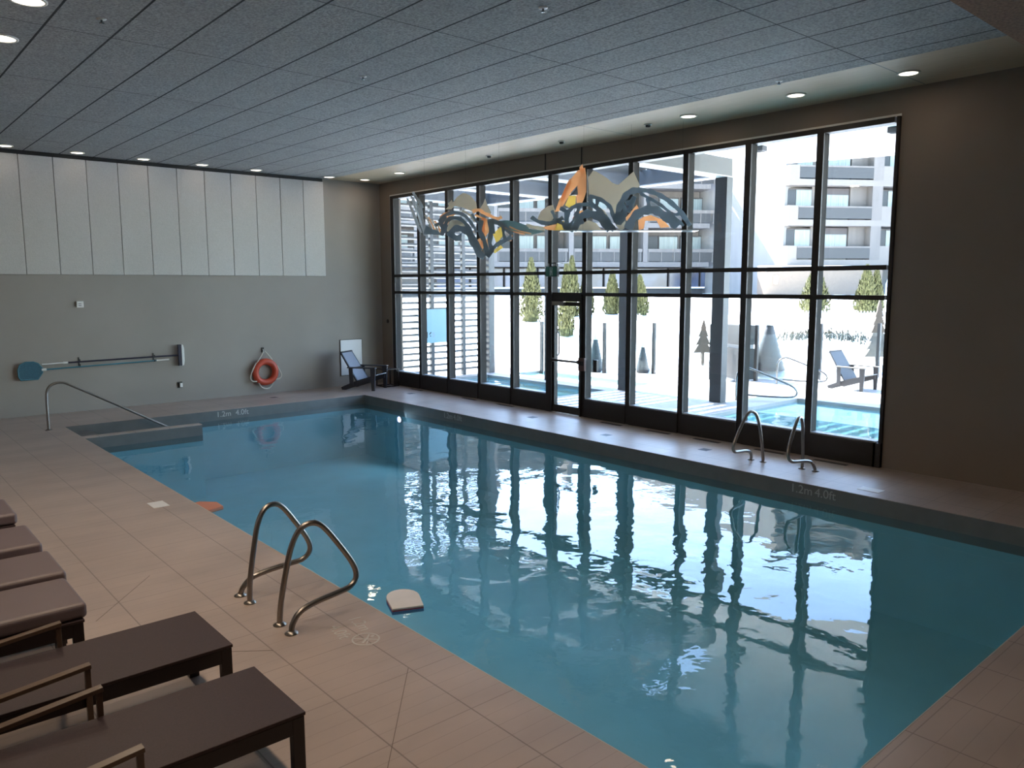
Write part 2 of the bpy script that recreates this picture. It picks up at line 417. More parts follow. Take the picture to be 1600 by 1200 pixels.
L = bpy.data.lights.new('pool_lamp', 'AREA'); L.shape = 'DISK'; L.size = .3; L.energy = 15; L.color = (.62, .80, 1.0)
o = bpy.data.objects.new('pool_lamp', L); COL.objects.link(o); o.parent = t; o.location = (-.06, 0, 0)
o.rotation_euler = Vector((-1, -.3, .12)).to_track_quat('-Z', 'Y').to_euler()

# ------------------------------------------------------------------ window wall
MY = [16.40, 15.29, 14.19, 13.08, 12.01, 10.90, 10.00, 8.93, 7.80, 6.68, 5.56, 4.54]
GX = 10.615
Z1, Z2, Z3, Z4 = .36, 2.265, 2.66, 4.515
def frame_bay(i, y1, y0, sill=Z1):
    """bay between mullion y1 (far) and y0 (near); the mullion at y1 belongs to it"""
    m = MB(); hw = .05 if i else .07
    m.bx(10.46, 10.49, y1-hw, y1+hw, 0, 4.56)
    m.bx(10.46, 10.50, y0+.03, y1-hw, Z2-.032, Z2+.032).bx(10.46, 10.50, y0+.03, y1-hw, Z3-.032, Z3+.032)
    m.bx(10.46, 10.64, y0+.03, y1-hw, 4.49, 4.56)
    if sill: m.bx(10.44, 10.62, y0+.03, y1-hw, 0, sill-.03)
    return m
for i in range(11):
    y1, y0 = MY[i], MY[i+1]
    if i == 5: continue
    n = i+1 if i < 5 else i
    wo = struct('window_%d' % n, frame_bay(i, y1, y0), 'frame', bevel=.003)
    hw = .05 if i else .07
    a = MB(); a.bx(10.49, 10.64, y1-hw*.8, y1+hw*.8, 0, 4.5)
    a.bx(10.50, 10.64, y0+.03, y1-hw*.8, Z2-.028, Z2+.028).bx(10.50, 10.64, y0+.03, y1-hw*.8, Z3-.028, Z3+.028)
    a.build('mullion_fin', 'framegrey', wo)
    s = MB(); s.bx(10.47, 10.63, y0+.035, y1-hw, Z1-.03, Z1-.012); s.build('sill_bead', mat('pale_sill_%d' % i, (.42, .45, .50), .4) if i == 0 else bpy.data.materials['pale_sill_0'], wo)
    for za, zb in ((Z1-.012, Z2-.03), (Z2+.03, Z3-.03), (Z3+.03, 4.495)):
        MB().bx(GX-.008, GX+.008, y0+.04, y1-.04, za, zb).build('pane', 'glass', wo)
# door bay
y1, y0 = MY[5], MY[6]
m = frame_bay(5, y1, y0, None); m.bx(10.42, 10.49, y1-.09, y1+.06, 0, Z2+.03).bx(10.42, 10.49, y0+.03, y0+.06, 0, Z2)
m.bx(10.44, 10.50, y0+.03, y1-.09, 2.13, Z2)
dr = struct('door_1', m, 'frame', bevel=.003)
a = MB(); a.bx(10.49, 10.64, y1-.045, y1+.045, 0, 4.5).bx(10.50, 10.64, y0+.03, y1-.04, Z2-.028, Z2+.028).bx(10.50, 10.64, y0+.03, y1-.04, Z3-.028, Z3+.028)
a.build('mullion_fin', 'framegrey', dr)
for za, zb in ((Z2+.03, Z3-.03), (Z3+.03, 4.495)):
    MB().bx(GX-.008, GX+.008, y0+.04, y1-.04, za, zb).build('pane', 'glass', dr)
ya, yb = y0+.06, y1-.09
lf = MB(); lf.bx(10.46, 10.51, ya, ya+.05, .01, 2.12).bx(10.46, 10.51, yb-.05, yb, .01, 2.12).bx(10.46, 10.51, ya+.05, yb-.05, .01, .15).bx(10.46, 10.51, ya+.05, yb-.05, 2.05, 2.12)
lfo = lf.build('door_leaf', 'frame', dr)
MB().bx(10.48, 10.495, ya+.05, yb-.05, .15, 2.05).build('pane', 'glass', lfo)
hb = MB(); hb.bx(10.40, 10.46, ya+.0, ya+.05, .98, 1.05).bx(10.40, 10.46, yb-.06, yb+.02, .98, 1.05).bx(10.39, 10.42, ya, yb, .995, 1.035)
hb.build('push_bar', 'framegrey', lfo)
cl = MB(); cl.bx(10.40, 10.46, yb-.34, yb-.04, 2.06, 2.13); cl.build('door_closer', 'steel', lfo)
pu = MB(); pu.tube(smooth_path([(10.53, yb-.06, 1.10), (10.57, yb-.06, 1.14), (10.57, yb-.06, 1.50), (10.53, yb-.06, 1.54)], 4), .016); pu.build('pull_handle', 'black', lfo)
# end mullion, white beads round the opening
e1 = MB(); e1.bx(10.46, 10.64, 4.505, 4.545, 0, 4.56); struct('trim_8', e1, 'frame')
b = MB(); b.bx(10.488, 10.505, 4.50, 16.52, 4.562, 4.592).bx(10.488, 10.56, 16.475, 16.52, .33, 4.565); struct('trim_9', b, 'whitetrim')
b = MB(); b.bx(10.44, 10.62, 4.505, 4.60, 0, Z1-.03); struct('trim_10', b, 'frame')

# ------------------------------------------------------------------ acoustic panels on the far wall
ORD = ['nearest the windows', 'second from the window end', 'third from the window end', 'fourth from the window end', 'fifth from the window end', 'sixth from the window end', 'seventh from the window end', 'eighth from the window end', 'ninth from the window end', 'tenth from the window end', 'eleventh from the window end', 'cut off at the left edge', 'beyond the left edge']
for k in range(12):
    x1 = 8.957 if k == 0 else 8.444 - .559*(k-1); x0 = 8.444 - .559*k
    q = MB(); q.bx(x0+.005, x1-.005, YF-.06, YF-.001, 2.655, 4.822)
    o = q.build('wall_panel', 'panel', bevel=.006)
    tag(o, 'tall white acoustic panel high on the far wall, ' + ORD[k], 'wall panel', 'white acoustic panels on the far wall')

# ------------------------------------------------------------------ lamps
def downlight(x, y, label, group, lit=True, r=.105, power=34, cat='downlight'):
    t = thing('ceiling_downlight', label, cat, (x, y, CH), 0, group)
    MB().lathe([(r+.022, 0), (r+.022, -.010), (r, -.014), (r, 0)], (0, 0, 0), 28).build('lamp_ring', 'lampring', t)
    MB().lathe([(r*.98, -.004), (r*.98, -.009), (r*.5, -.011)], (0, 0, 0), 28).build('lens', 'lamp' if lit else 'black', t)
    if lit:
        L = bpy.data.lights.new('downlight_lamp', 'AREA'); L.shape = 'DISK'; L.size = .2; L.energy = power; L.color = (1.0, .80, .58)
        o = bpy.data.objects.new('downlight_lamp', L); COL.objects.link(o); o.parent = t; o.location = (0, 0, -.03)
    return t
LP = LAMP
G1 = 'lit downlights along the far wall'
for x, d in ((2.62, 'leftmost of the row above the white panels'), (3.76, 'second from the left above the white panels'), (4.92, 'third from the left above the white panels'), (6.05, 'fourth from the left above the white panels'), (7.20, 'fifth from the left above the white panels'), (8.93, 'last above the white panels, beside the cream soffit')):
    downlight(x, 16.60, 'lit round downlight in grey ceiling, ' + d, G1, power=LP*.03)
G2 = 'lit downlights in the cream soffit'
for y, d in ((16.48, 'in the corner by the far wall'), (15.0, 'second from the far corner'), (7.27, 'third from the near end'), (5.57, 'second from the near end'), (4.15, 'nearest, right above the window edge')):
    downlight(9.79, y, 'lit round downlight in cream soffit, ' + d, G2, power=LP*.15)
G3 = 'lit downlights over the lounger deck'
for y, d in ((9.50, 'nearer the white panels, at left edge of the ceiling'), (8.13, 'in the top left corner of the view')):
    downlight(1.54, y, 'large lit downlight over lounger deck, ' + d, G3, r=.13, power=LP*2.4)
for y in (6.75, 5.38, 4.0, 2.65): downlight(1.54, y, 'added unseen downlight over the loungers, above the view', G3, r=.13, power=LP*2.4)  # unseen lamps continuing the row, added to light the deck
for y, d in ((8.05, 'nearest of the three'), (9.95, 'middle of the three'), (11.92, 'farthest of the three')):
    t = thing('ceiling_spotlight', 'small unlit spotlight in cream soffit, ' + d, 'spotlight', (9.82, y, CH), 0, 'small spotlights in the soffit')
    MB().lathe([(.062, 0), (.062, -.010), (.045, -.014)], (0, 0, 0), 20).build('lamp_ring', 'lampring', t)
    MB().lathe([(.04, -.010), (.034, -.04), (.026, -.042)], (0, 0, 0), 20).build('lamp_head', 'framegrey', t)
for x, y, d in ((5.03, 8.45, 'in the middle of the grey ceiling'), (5.05, 5.36, 'in grey ceiling at the top edge of view'), (8.98, 5.34, 'in grey ceiling beside the cream soffit'), (2.15, 8.25, 'in grey ceiling near the lounger downlights')):
    t = thing('sprinkler_head', 'small chrome sprinkler head ' + d, 'sprinkler', (x, y, CH), 0, 'ceiling sprinklers')
    MB().lathe([(.045, .003), (.042, -.006), (.016, -.010)], (0, 0, 0), 18).build('escutcheon', 'white', t)
    MB().lathe([(.010, -.008), (.008, -.035), (.024, -.037), (.022, -.041)], (0, 0, 0), 14).build('deflector', 'chrome', t)
# ------------------------------------------------------------------ things on the far wall
t = thing('lifebuoy', 'orange ring lifebuoy with white rope hung on the grey far wall', 'lifebuoy', (7.36, YF-.08, .50))
N_ = 40; R0, r0 = .235, .072
ring = [(R0*math.cos(2*PI*k/N_), 0, R0*math.sin(2*PI*k/N_)) for k in range(N_)]
MB().tube(ring, r0, 16, closed=True).build('ring', 'orange', t)
rp = MB()
for pts in ([(-.24, -.02, .16), (-.10, -.02, .36), (-.03, -.01, .47)], [(.16, -.02, .27), (.06, -.02, .40), (.0, -.01, .47)],
            [(-.22, -.03, .22), (-.33, -.03, .02), (-.36, -.02, -.12), (-.31, -.03, -.19), (-.2, -.03, -.19)],
            [(.28, -.02, .12), (.36, -.02, -.06), (.345, -.02, -.15), (.28, -.02, -.18), (.2, -.03, -.18)],
            [(-.18, -.03, -.22), (-.12, -.03, -.33), (-.03, -.03, -.375), (.06, -.03, -.37), (.13, -.03, -.30), (.19, -.03, -.19)]):
    rp.tube(smooth_path(pts, 5), .014, 8)
rp.build('grab_rope', 'rope', t)
hk = thing('wall_hook', 'pale metal hook above the orange lifebuoy', 'hook', (7.345, YF, .99))
MB().bx(-.03, .03, -.014, 0, -.05, .06).build('backplate', 'framegrey', hk)
MB().tube(smooth_path([(0, -.01, .02), (0, -.05, .0), (0, -.06, -.04), (-.005, -.05, -.06), (-.01, -.07, -.02)], 5), .009, 8).build('hook_arm', 'white', hk)

t = thing('pool_brush', 'dark violet pole with white brush head, upper of the two poles on the far wall', 'pool brush', (2.98, YF-.07, .975))
MB().tube([(.42, 0, .0), (2.50, 0, .02)], .016, 10).build('pole', 'purple', t)
MB().tube([(.0, 0, -.005), (.36, 0, 0)], .014, 10).tube([(.36, 0, 0), (.44, 0, 0)], .022, 10).build('handle_grip', 'white', t)
q = MB(); q.bx(2.50, 2.56, -.03, .03, -.20, .24); bh = q.build('brush_head', 'purple', t)
q = MB(); q.prism([(2.56, -.21), (2.60, -.19), (2.615, -.1), (2.615, .15), (2.60, .23), (2.56, .25)], (0, 0, 0), (1, 0, 0), (0, 0, 1), (0, 1, 0), .075)
q.build('bristles', 'white', bh, bevel=.008)
t = thing('skimmer_net', 'teal leaf skimmer net on long teal pole hung on the far wall', 'pool net', (2.79, YF-.07, .86))
MB().tube([(.24, 0, .01), (2.25, 0, .05)], .014, 10).build('pole', 'teal', t)
MB().tube([(2.25, 0, .05), (2.50, 0, .055)], .016, 10).build('handle_grip', 'white', t)
MB().tube([(.18, 0, .008), (.26, 0, .01)], .024, 10).build('socket', 'white', t)
out = [(-.17, -.165), (.11, -.165), (.19, -.05), (.20, .03), (.13, .13), (.05, .165), (-.08, .165), (-.17, .12), (-.205, .03), (-.20, -.10)]
MB().tube([(a, 0, b) for a, b in out], .012, 8, closed=True).build('net_frame', 'teal', t)
MB().prism(out, (0, 0, 0), (1, 0, 0), (0, 0, 1), (0, 1, 0), .016).build('net_mesh', 'net', t)
for x, d in ((3.62, 'nearer the skimmer net'), (5.00, 'nearer the white brush head')):
    t = thing('pole_bracket', 'small dark wall bracket holding both poles, ' + d, 'bracket', (x, YF, .92), 0, 'pole brackets on the far wall')
    MB().bx(-.012, .012, -.012, 0, -.03, .14).build('backplate', 'black', t)
    for z in (.006, .10): MB().bx(-.01, .01, -.10, -.01, z-.035, z-.025).bx(-.01, .01, -.104, -.094, z-.035, z+.01).build('hook_arm', 'black', t)
t = thing('wall_sensor', 'small white square sensor on the far wall below the panels', 'sensor', (3.71, YF, 2.085))
MB().bx(-.062, .062, -.035, 0, -.062, .062).build('housing', 'white', t, bevel=.008)
MB().bx(-.03, .02, -.045, -.035, .004, .014).bx(-.03, .02, -.045, -.035, -.03, -.02).build('louvre', 'framegrey', t)
t = thing('wall_outlet', 'small covered wall outlet low on the far wall beside the poles', 'outlet', (5.50, YF, .36))
MB().bx(-.05, .05, -.012, 0, -.065, .065).build('faceplate', 'framegrey', t, bevel=.003)
MB().bx(-.012, .045, -.05, -.012, -.05, .04).build('cover', 'white', t, bevel=.006)
t = thing('access_panel', 'large white square access panel on the far wall behind the dark chair', 'panel', (9.59, YF, .69))
MB().bx(-.30, .30, -.02, 0, -.44, .44).build('panel_frame', 'framegrey', t)
MB().bx(-.29, .29, -.028, -.02, -.43, .43).build('panel_door', mat('white_gloss_sheet', (.74, .76, .80), .22), t)
t = thing('wall_switch', 'small dark round switch on the corner wall left of the windows', 'switch', (XW, 16.74, 1.55))
MB().lathe([(.05, 0), (.05, -.012), (.035, -.016)], (0, 0, 0), 20, 'x').build('plate', 'brown', t)

# ------------------------------------------------------------------ exit sign and door control
t = thing('exit_sign', 'green exit sign box with white running figure hanging over the glass door', 'exit sign', (10.30, 10.66, 2.68))
MB().bx(-.03, .03, -.155, .155, -.09, .105).build('housing', 'black', t, bevel=.005)
fc = MB().bx(-.034, -.030, -.145, .145, -.08, .095).build('face', 'green', t)
q = MB()
def px(pts): q.prism(pts, (-.0345, 0, 0), (0, -1, 0), (0, 0, 1), (1, 0, 0), .002)
px([(-.035, -.07), (-.035, .08), (.035, .08), (.035, .07), (-.025, .07), (-.025, -.07)])
px([(.025, -.07), (.025, .07), (.035, .07), (.035, -.07)])
px([(-.008, .03), (-.008, .05), (.010, .05), (.010, .03)]); px([(-.012, .025), (.012, .022), (.006, -.015), (-.010, -.01)])
px([(-.010, -.01), (-.022, -.065), (-.012, -.065), (.0, -.015)]); px([(.0, -.012), (.02, -.03), (.012, -.06), (.02, -.06), (.03, -.028), (.008, -.002)])
px([(.010, .02), (.024, .0), (.020, -.004), (.006, .012)]); px([(-.010, .022), (-.024, .008), (-.020, .003), (-.008, .014)])
q.build('pictogram', 'picto', fc)
MB().tube([(0, -.1, .10), (0, -.1, .16)], .008, 8).tube([(0, .1, .10), (0, .1, .16)], .008, 8).bx(-.01, .17, -.11, .11, .155, .17).build('bracket', 'black', t)
t = thing('door_release', 'brown door release box on the mullion right of the glass door', 'door release', (10.46, 10.0, .98))
MB().bx(-.05, 0, -.075, .085, -.12, .12).build('housing', mat('brown_box', (.10, .055, .05), .5), t, bevel=.006)
MB().bx(-.056, -.05, -.05, .05, -.02, .06).build('button_plate', 'brown', t)
t = thing('card_reader', 'slim black card reader beside the brown box right of the door', 'card reader', (10.60, 9.79, .96))
MB().bx(-.05, .0, -.045, .045, -.11, .11).build('housing', 'black', t, bevel=.006)
MB().bx(-.054, -.05, -.02, .02, .03, .05).build('indicator', 'framegrey', t)

# ------------------------------------------------------------------ handrails
RP = [(0, 5.20, 0), (.012, 5.19, .17), (.066, 5.175, .455), (.105, 5.162, .60), (.160, 5.149, .695), (.240, 5.137, .728), (.325, 5.124, .69), (.445, 5.111, .53), (.55, 5.099, .36), (.57, 5.086, .262), (.515, 5.073, .20), (.405, 5.061, .181), (.215, 5.048, .163), (.085, 5.035, .13), (.02, 5.023, .065), (0, 5.01, 0)]
def grab_rail(label, x, y, sx, sy, group):
    """x,y foot of the tall leg; sx toward the water, sy toward the low leg"""
    t = thing('grab_rail', label, 'handrail', (x, y, 0), 0, group)
    path = smooth_path([(p[0]*sx, (5.20-p[1])*sy, p[2]) for p in RP], 5)
    MB().tube(path, .0215, 14).build('rail', 'steel', t)
    for yy in (0, .19*sy):
        MB().lathe([(.048, 0), (.048, .006), (.030, .016), (.024, .02)], (0, yy, 0), 24).build('flange', 'steel', t)
GR = 'stainless grab rails at the pool edge'
grab_rail('bent stainless grab rail on near deck, beside the depth marking', 2.29, 5.20, 1, -1, GR)
grab_rail('bent stainless grab rail on near deck, farther of the near pair', 2.29, 5.73, 1, 1, GR)
grab_rail('bent stainless grab rail under the windows, right of that pair', 9.64, 5.17, -1, -1, GR)
grab_rail('bent stainless grab rail under the windows, left of that pair', 9.61, 5.73, -1, 1, GR)
t = thing('stair_rail', 'slim stainless handrail sloping down into the water at the far left steps', 'handrail', (2.69, 15.12, 0))
MB().tube(smooth_path([(0, 0, 0), (.0, 0, .3), (.005, 0, .58), (.03, 0, .70), (.10, 0, .775), (.20, 0, .80), (.30, 0, .785), (.45, 0, .70), (1.0, 0, .38), (1.6, 0, .02), (2.1, 0, -.28), (2.25, 0, -.40), (2.28, 0, -.6)], 5), .0215, 12).build('rail', 'steel', t)
MB().lathe([(.055, 0), (.055, .006), (.032, .018)], (0, 0, 0), 24).build('flange', 'steel', t)

# ------------------------------------------------------------------ loungers (local frame: +x toward the foot end, origin under the foot end centre)
def lounger(label, x, yc, cushion, group, L=1.95, W=.60, H=.405, arms=True, dx=0):
    t = thing('sun_lounger', label, 'sun lounger', (x, yc, 0), 0, group)
    hw = W/2
    fr = MB(); xh = -1.22
    for s in (-1, 1): fr.bx(-L, 0, s*hw - .02, s*hw + .02, H-.095, H-.012)
    fr.bx(-.04, 0, -hw-.02, hw+.02, H-.095, H-.012).bx(-L, -L+.04, -hw, hw, H-.095, H-.012).bx(xh-.02, xh+.02, -hw, hw, H-.095, H-.04)
    fr.build('frame', 'brown', t, bevel=.003)
    MB().bx(xh, .008, -hw-.022, hw+.022, H-.012, H+.006).build('seat', 'browntop', t, bevel=.004)
    a = math.radians(14 if not cushion else 24); Lb = L + xh
    q = MB(); c = Vector((xh - Lb/2*math.cos(a), 0, H + Lb/2*math.sin(a)))
    q.obx(c, (Lb, W*.98, .03), Matrix.Rotation(a, 3, 'Y')); q.build('backrest', 'browntop', t, bevel=.004)
    for s in (-1, 1):
        for xx in (-.03, -L+.05):
            q = MB(); q.bx(xx-.03, xx+.03, s*hw-.022, s*hw+.022, 0, H-.012); q.build('leg', 'brown', t, bevel=.002)
    if arms:
        for s in (-1, 1):
            y = s*(hw+.045)
            am = MB()
            am.bx(-.757, -.731, y-.014, y+.014, 0, .545)
            am.bar((-.728, y, .54), (-1.62, y, .45), .045, .022)
            am.build('armrest', mat('bronze_armrest', (.12, .075, .05), .35) if 'bronze_armrest' not in bpy.data.materials else bpy.data.materials['bronze_armrest'], t, bevel=.002)
    if cushion:
        q = MB(); q.bx(xh-.05, .03, -hw-.01, hw+.01, H+.008, H+.105); cu = q.build('cushion', 'cushion', t, bevel=.028)
        cu.modifiers['bevel'].segments = 4
        q = MB(); cz = Vector((xh-.03 - Lb/2*math.cos(a), 0, H + .075 + Lb/2*math.sin(a)))
        q.obx(cz, (Lb, W, .095), Matrix.Rotation(a, 3, 'Y')); q.build('back_cushion', 'cushion', t, bevel=.028)
    return t
GL = 'dark brown sun loungers without cushions'
lounger('bare dark brown sun lounger in the bottom left corner, nearest the camera', 1.57, 3.63, False, GL, W=.56)
lounger('bare dark brown sun lounger, second from the camera, beside the cushioned ones', 1.585, 4.57, False, GL, W=.57)
GC = 'sun loungers with taupe cushions'
for y, d in ((5.50, 'nearest of the four, its dark leg showing'), (6.19, 'second of the four cushioned ones'), (7.0, 'third of the four cushioned ones'), (8.04, 'farthest of the four cushioned ones')):
    lounger('sun lounger with plain taupe cushion, ' + d, 1.03 if y < 6 else 1.06, y, True, GC, W=.565 if y < 6.5 else .61)

# ------------------------------------------------------------------ adirondack chairs (local: front toward -y)
def deck_chair(name, label, loc, rz, wood, backm, arm, group=None):
    t = thing(name, label, 'chair', loc, rz, group)
    for s in (-1, 1):
        q = MB(); q.prism([(-.045, 0), (.03, 0), (.06, .52), (-.07, .52)], (s*.31, -.02, 0), (0, 1, 0), (0, 0, 1), (1, 0, 0), .03); q.build('front_leg', wood, t)
        q = MB(); q.prism([(.02, .34), (.02, .25), (.76, .0), (.86, .0), (.88, .06), (.55, .20)], (s*.275, -.06, 0), (0, 1, 0), (0, 0, 1), (1, 0, 0), .03); q.build('side_rail', wood, t)
        q = MB(); q.bx(s*.31-.05, s*.31+.05, -.10, .62, .52, .545); q.build('armrest', arm, t, bevel=.004)
        q = MB(); q.prism([(.49, .12), (.58, .10), (.60, .52), (.50, .52)], (s*.30, 0, 0), (0, 1, 0), (0, 0, 1), (1, 0, 0), .028); q.build('rear_post', wood, t)
    q = MB()
    for k in range(6):
        y = -.04 + .085*k; z = .355 - .026*k
        q.obx((0, y, z), (.56, .078, .02), Matrix.Rotation(-.30, 3, 'X'))
    q.build('seat', arm, t)
    q = MB(); A, B = Vector((0, .40, .20)), Vector((0, .82, .86)); d = (B-A)
    for s in (-1, 1): q.bar(A + Vector((s*.27, 0, 0)), B + Vector((s*.24, .0, .0)), .05, .035, (0, -1, .6))
    q.bar(B + Vector((-.26, 0, 0)), B + Vector((.26, 0, 0)), .035, .06, (0, -.5, 1))
    bk = q.build('back_frame', wood, t)
    q = MB(); nv = Vector((0, -d.z, d.y)).normalized()
    q.prism([(-.255, 0), (.255, 0), (.235, 1), (-.235, 1)], A + nv*.012, (1, 0, 0), d, nv, .012); q.build('backrest', backm, t)
    q = MB(); q.bx(-.30, .30, .56, .60, .49, .52); q.build('cross_rail', wood, t)
    return t
M['wood_white'] = mat('pale_worn_edge', (.30, .30, .34), .5)
deck_chair('deck_chair', 'black slatted deck chair in the far corner beside the white access panel', (9.66, 15.88, 0), math.radians(32), 'navy', 'sling', 'navy')
t = thing('side_table', 'small dark side table with open frame between corner chair and windows', 'table', (10.17, 16.28, 0))
q = MB()
for sx in (-1, 1):
    for sy in (-1, 1): q.bx(sx*.19-.012, sx*.19+.012, sy*.19-.012, sy*.19+.012, 0, .41)
for s in (-1, 1): q.bx(-.2, .2, s*.19-.012, s*.19+.012, .0, .022).bx(s*.19-.012, s*.19+.012, -.2, .2, .0, .022)
q.build('frame', 'brown', t)
MB().bx(-.205, .205, -.205, .205, .41, .43).build('tabletop', 'brown', t, bevel=.003)

# ------------------------------------------------------------------ foam boards in the water
t = thing('kickboard', 'white foam kickboard with blue and red stripe floating beside the near grab rails', 'kickboard', (3.46, 5.36, ZW), math.radians(-23))
o_ = [(-.13, -.19), (.13, -.19)] + [(.14*math.cos(a), .05 + .16*math.sin(a)) for a in [k*PI/10 for k in range(11)]]
MB().prism(o_, (0, 0, .022), (1, 0, 0), (0, 1, 0), (0, 0, 1), .018).build('top_layer', 'foam', t, bevel=.005)
MB().prism(o_, (0, 0, .008), (1, 0, 0), (0, 1, 0), (0, 0, 1), .010).build('red_stripe', 'foamred', t)
MB().prism(o_, (0, 0, -.010), (1, 0, 0), (0, 1, 0), (0, 0, 1), .026).build('bottom_layer', 'foamblue', t)
t = thing('foam_board', 'coral foam board floating half hidden by the left deck edge', 'kickboard', (3.21, 9.30, ZW), math.radians(20))
MB().prism([(-.16, -.20), (.10, -.22), (.19, .0), (.10, .20), (-.16, .22)], (0, 0, .01), (1, 0, 0), (0, 1, 0), (0, 0, 1), .045).build('foam', 'coral', t, bevel=.008)

# ------------------------------------------------------------------ floor fittings and markings
GV = 'floor air grilles under the windows'
for y, d in ((15.2, 'farthest, in the corner by the side table'), (13.2, 'second from the far corner'), (12.0, 'third from the far corner, left of the door'), (9.13, 'just right of the glass door'), (8.09, 'fourth from the near end'), (7.13, 'third from the near end'), (6.04, 'behind the left window-side grab rail'), (5.10, 'nearest, behind the right window-side grab rail')):
    t = thing('floor_grille', 'dark slotted floor grille by the windows, ' + d, 'floor grille', (10.28, y, 0), 0, GV)
    MB().bx(-.04, .04, -.24, .24, 0, .003).build('grille_frame', 'brown', t)
    q = MB()
    for k in range(9): q.bx(-.032, .032, -.22+.05*k, -.19+.05*k, .003, .0045)
    q.build('slots', 'vent', t)
GD = 'small deck drains'
for x, y, d in ((9.82, 14.76, 'on the window deck near the far corner'), (9.72, 10.57, 'on the window deck before the glass door'), (9.45, 8.5, 'on the window deck right of the door'), (7.24, 16.26, 'on the far deck below the lifebuoy'), (9.7, 6.75, 'on the window deck left of the grab rails')):
    t = thing('deck_drain', 'small wet grey deck drain ' + d, 'drain', (x, y, 0), 0, GD)
    MB().bx(-.075, .075, -.075, .075, 0, .003).build('drain_frame', 'drain', t)
    q = MB()
    for k in range(5): q.bx(-.055+.024*k, -.045+.024*k, -.06, .06, .003, .0042)
    q.build('slots', 'vent', t)
for x, y, a, d in ((2.63, 9.08, 25, 'on the left deck, beyond the near grab rails'), (9.24, 4.07, 10, 'on the right deck, near the pool edge')):
    t = thing('deck_plate', 'white rectangular skimmer lid set ' + d, 'lid', (x, y, 0), math.radians(0), 'white skimmer lids')
    MB().bx(-.085, .085, -.13, .13, 0, .005).build('plate', 'white', t, bevel=.002)
    MB().bx(-.082, .082, -.127, .127, 0, .003).build('rim', 'marking', t)
t = thing('depth_marking', 'white painted depth figures with crossed diver circle on the near deck', 'floor marking', (2.66, 4.75, .0005))
text_obj('metres_text', '1.2m', .135, 'marking', frame_mtx((.075, .085, 0), (-.13, -1, 0), (1, -.13, 0)), t, .0008)
text_obj('feet_text', '4.0ft', .135, 'marking', frame_mtx((-.105, .055, 0), (-.13, -1, 0), (1, -.13, 0)), t, .0008)
q = MB(); cx, cy = -.02, -.165; R = .092
rg = [(cx + R*math.cos(2*PI*k/36), cy + R*math.sin(2*PI*k/36), 0) for k in range(36)]
for k in range(36): q.bar(rg[k], rg[(k+1) % 36], .012, .0012)
q.bar((cx-.065, cy+.065, 0), (cx+.065, cy-.065, 0), .011, .0012)
q.bar((cx-.05, cy-.04, 0), (cx+.02, cy+.01, 0), .016, .0012).bar((cx+.02, cy+.01, 0), (cx+.055, cy+.05, 0), .010, .0012)
q.bar((cx-.035, cy-.07, 0), (cx+.0, cy-.03, 0), .008, .0012).bar((cx+.045, cy+.0, 0), (cx+.075, cy+.02, 0), .02, .0012)
q.build('diver_symbol', 'marking', t)
t = thing('depth_tile', 'white depth lettering on the far pool edge below the lifebuoy', 'pool marking', (5.93, PY1-.004, -.088))
text_obj('metres_text', '1.2m', .15, 'marking', frame_mtx((-.17, 0, 0), (1, 0, 0), (0, 0, 1)), t, .001)
text_obj('feet_text', '4.0ft', .15, 'marking', frame_mtx((.20, 0, 0), (1, 0, 0), (0, 0, 1)), t, .001)
for y, d in ((4.64, 'right of the window-side grab rails'), (12.0, 'far along the window side')):
    t = thing('depth_tile', 'grey depth lettering on the pool edge ' + d, 'pool marking', (PX1-.004, y, -.088), 0, 'depth letterings along the window side')
    text_obj('metres_text', '1.2m', .15, 'darkmark', frame_mtx((0, .15, 0), (0, -1, 0), (0, 0, 1)), t, .001)
    text_obj('feet_text', '4.0ft', .15, 'darkmark', frame_mtx((0, -.16, 0), (0, -1, 0), (0, 0, 1)), t, .001)

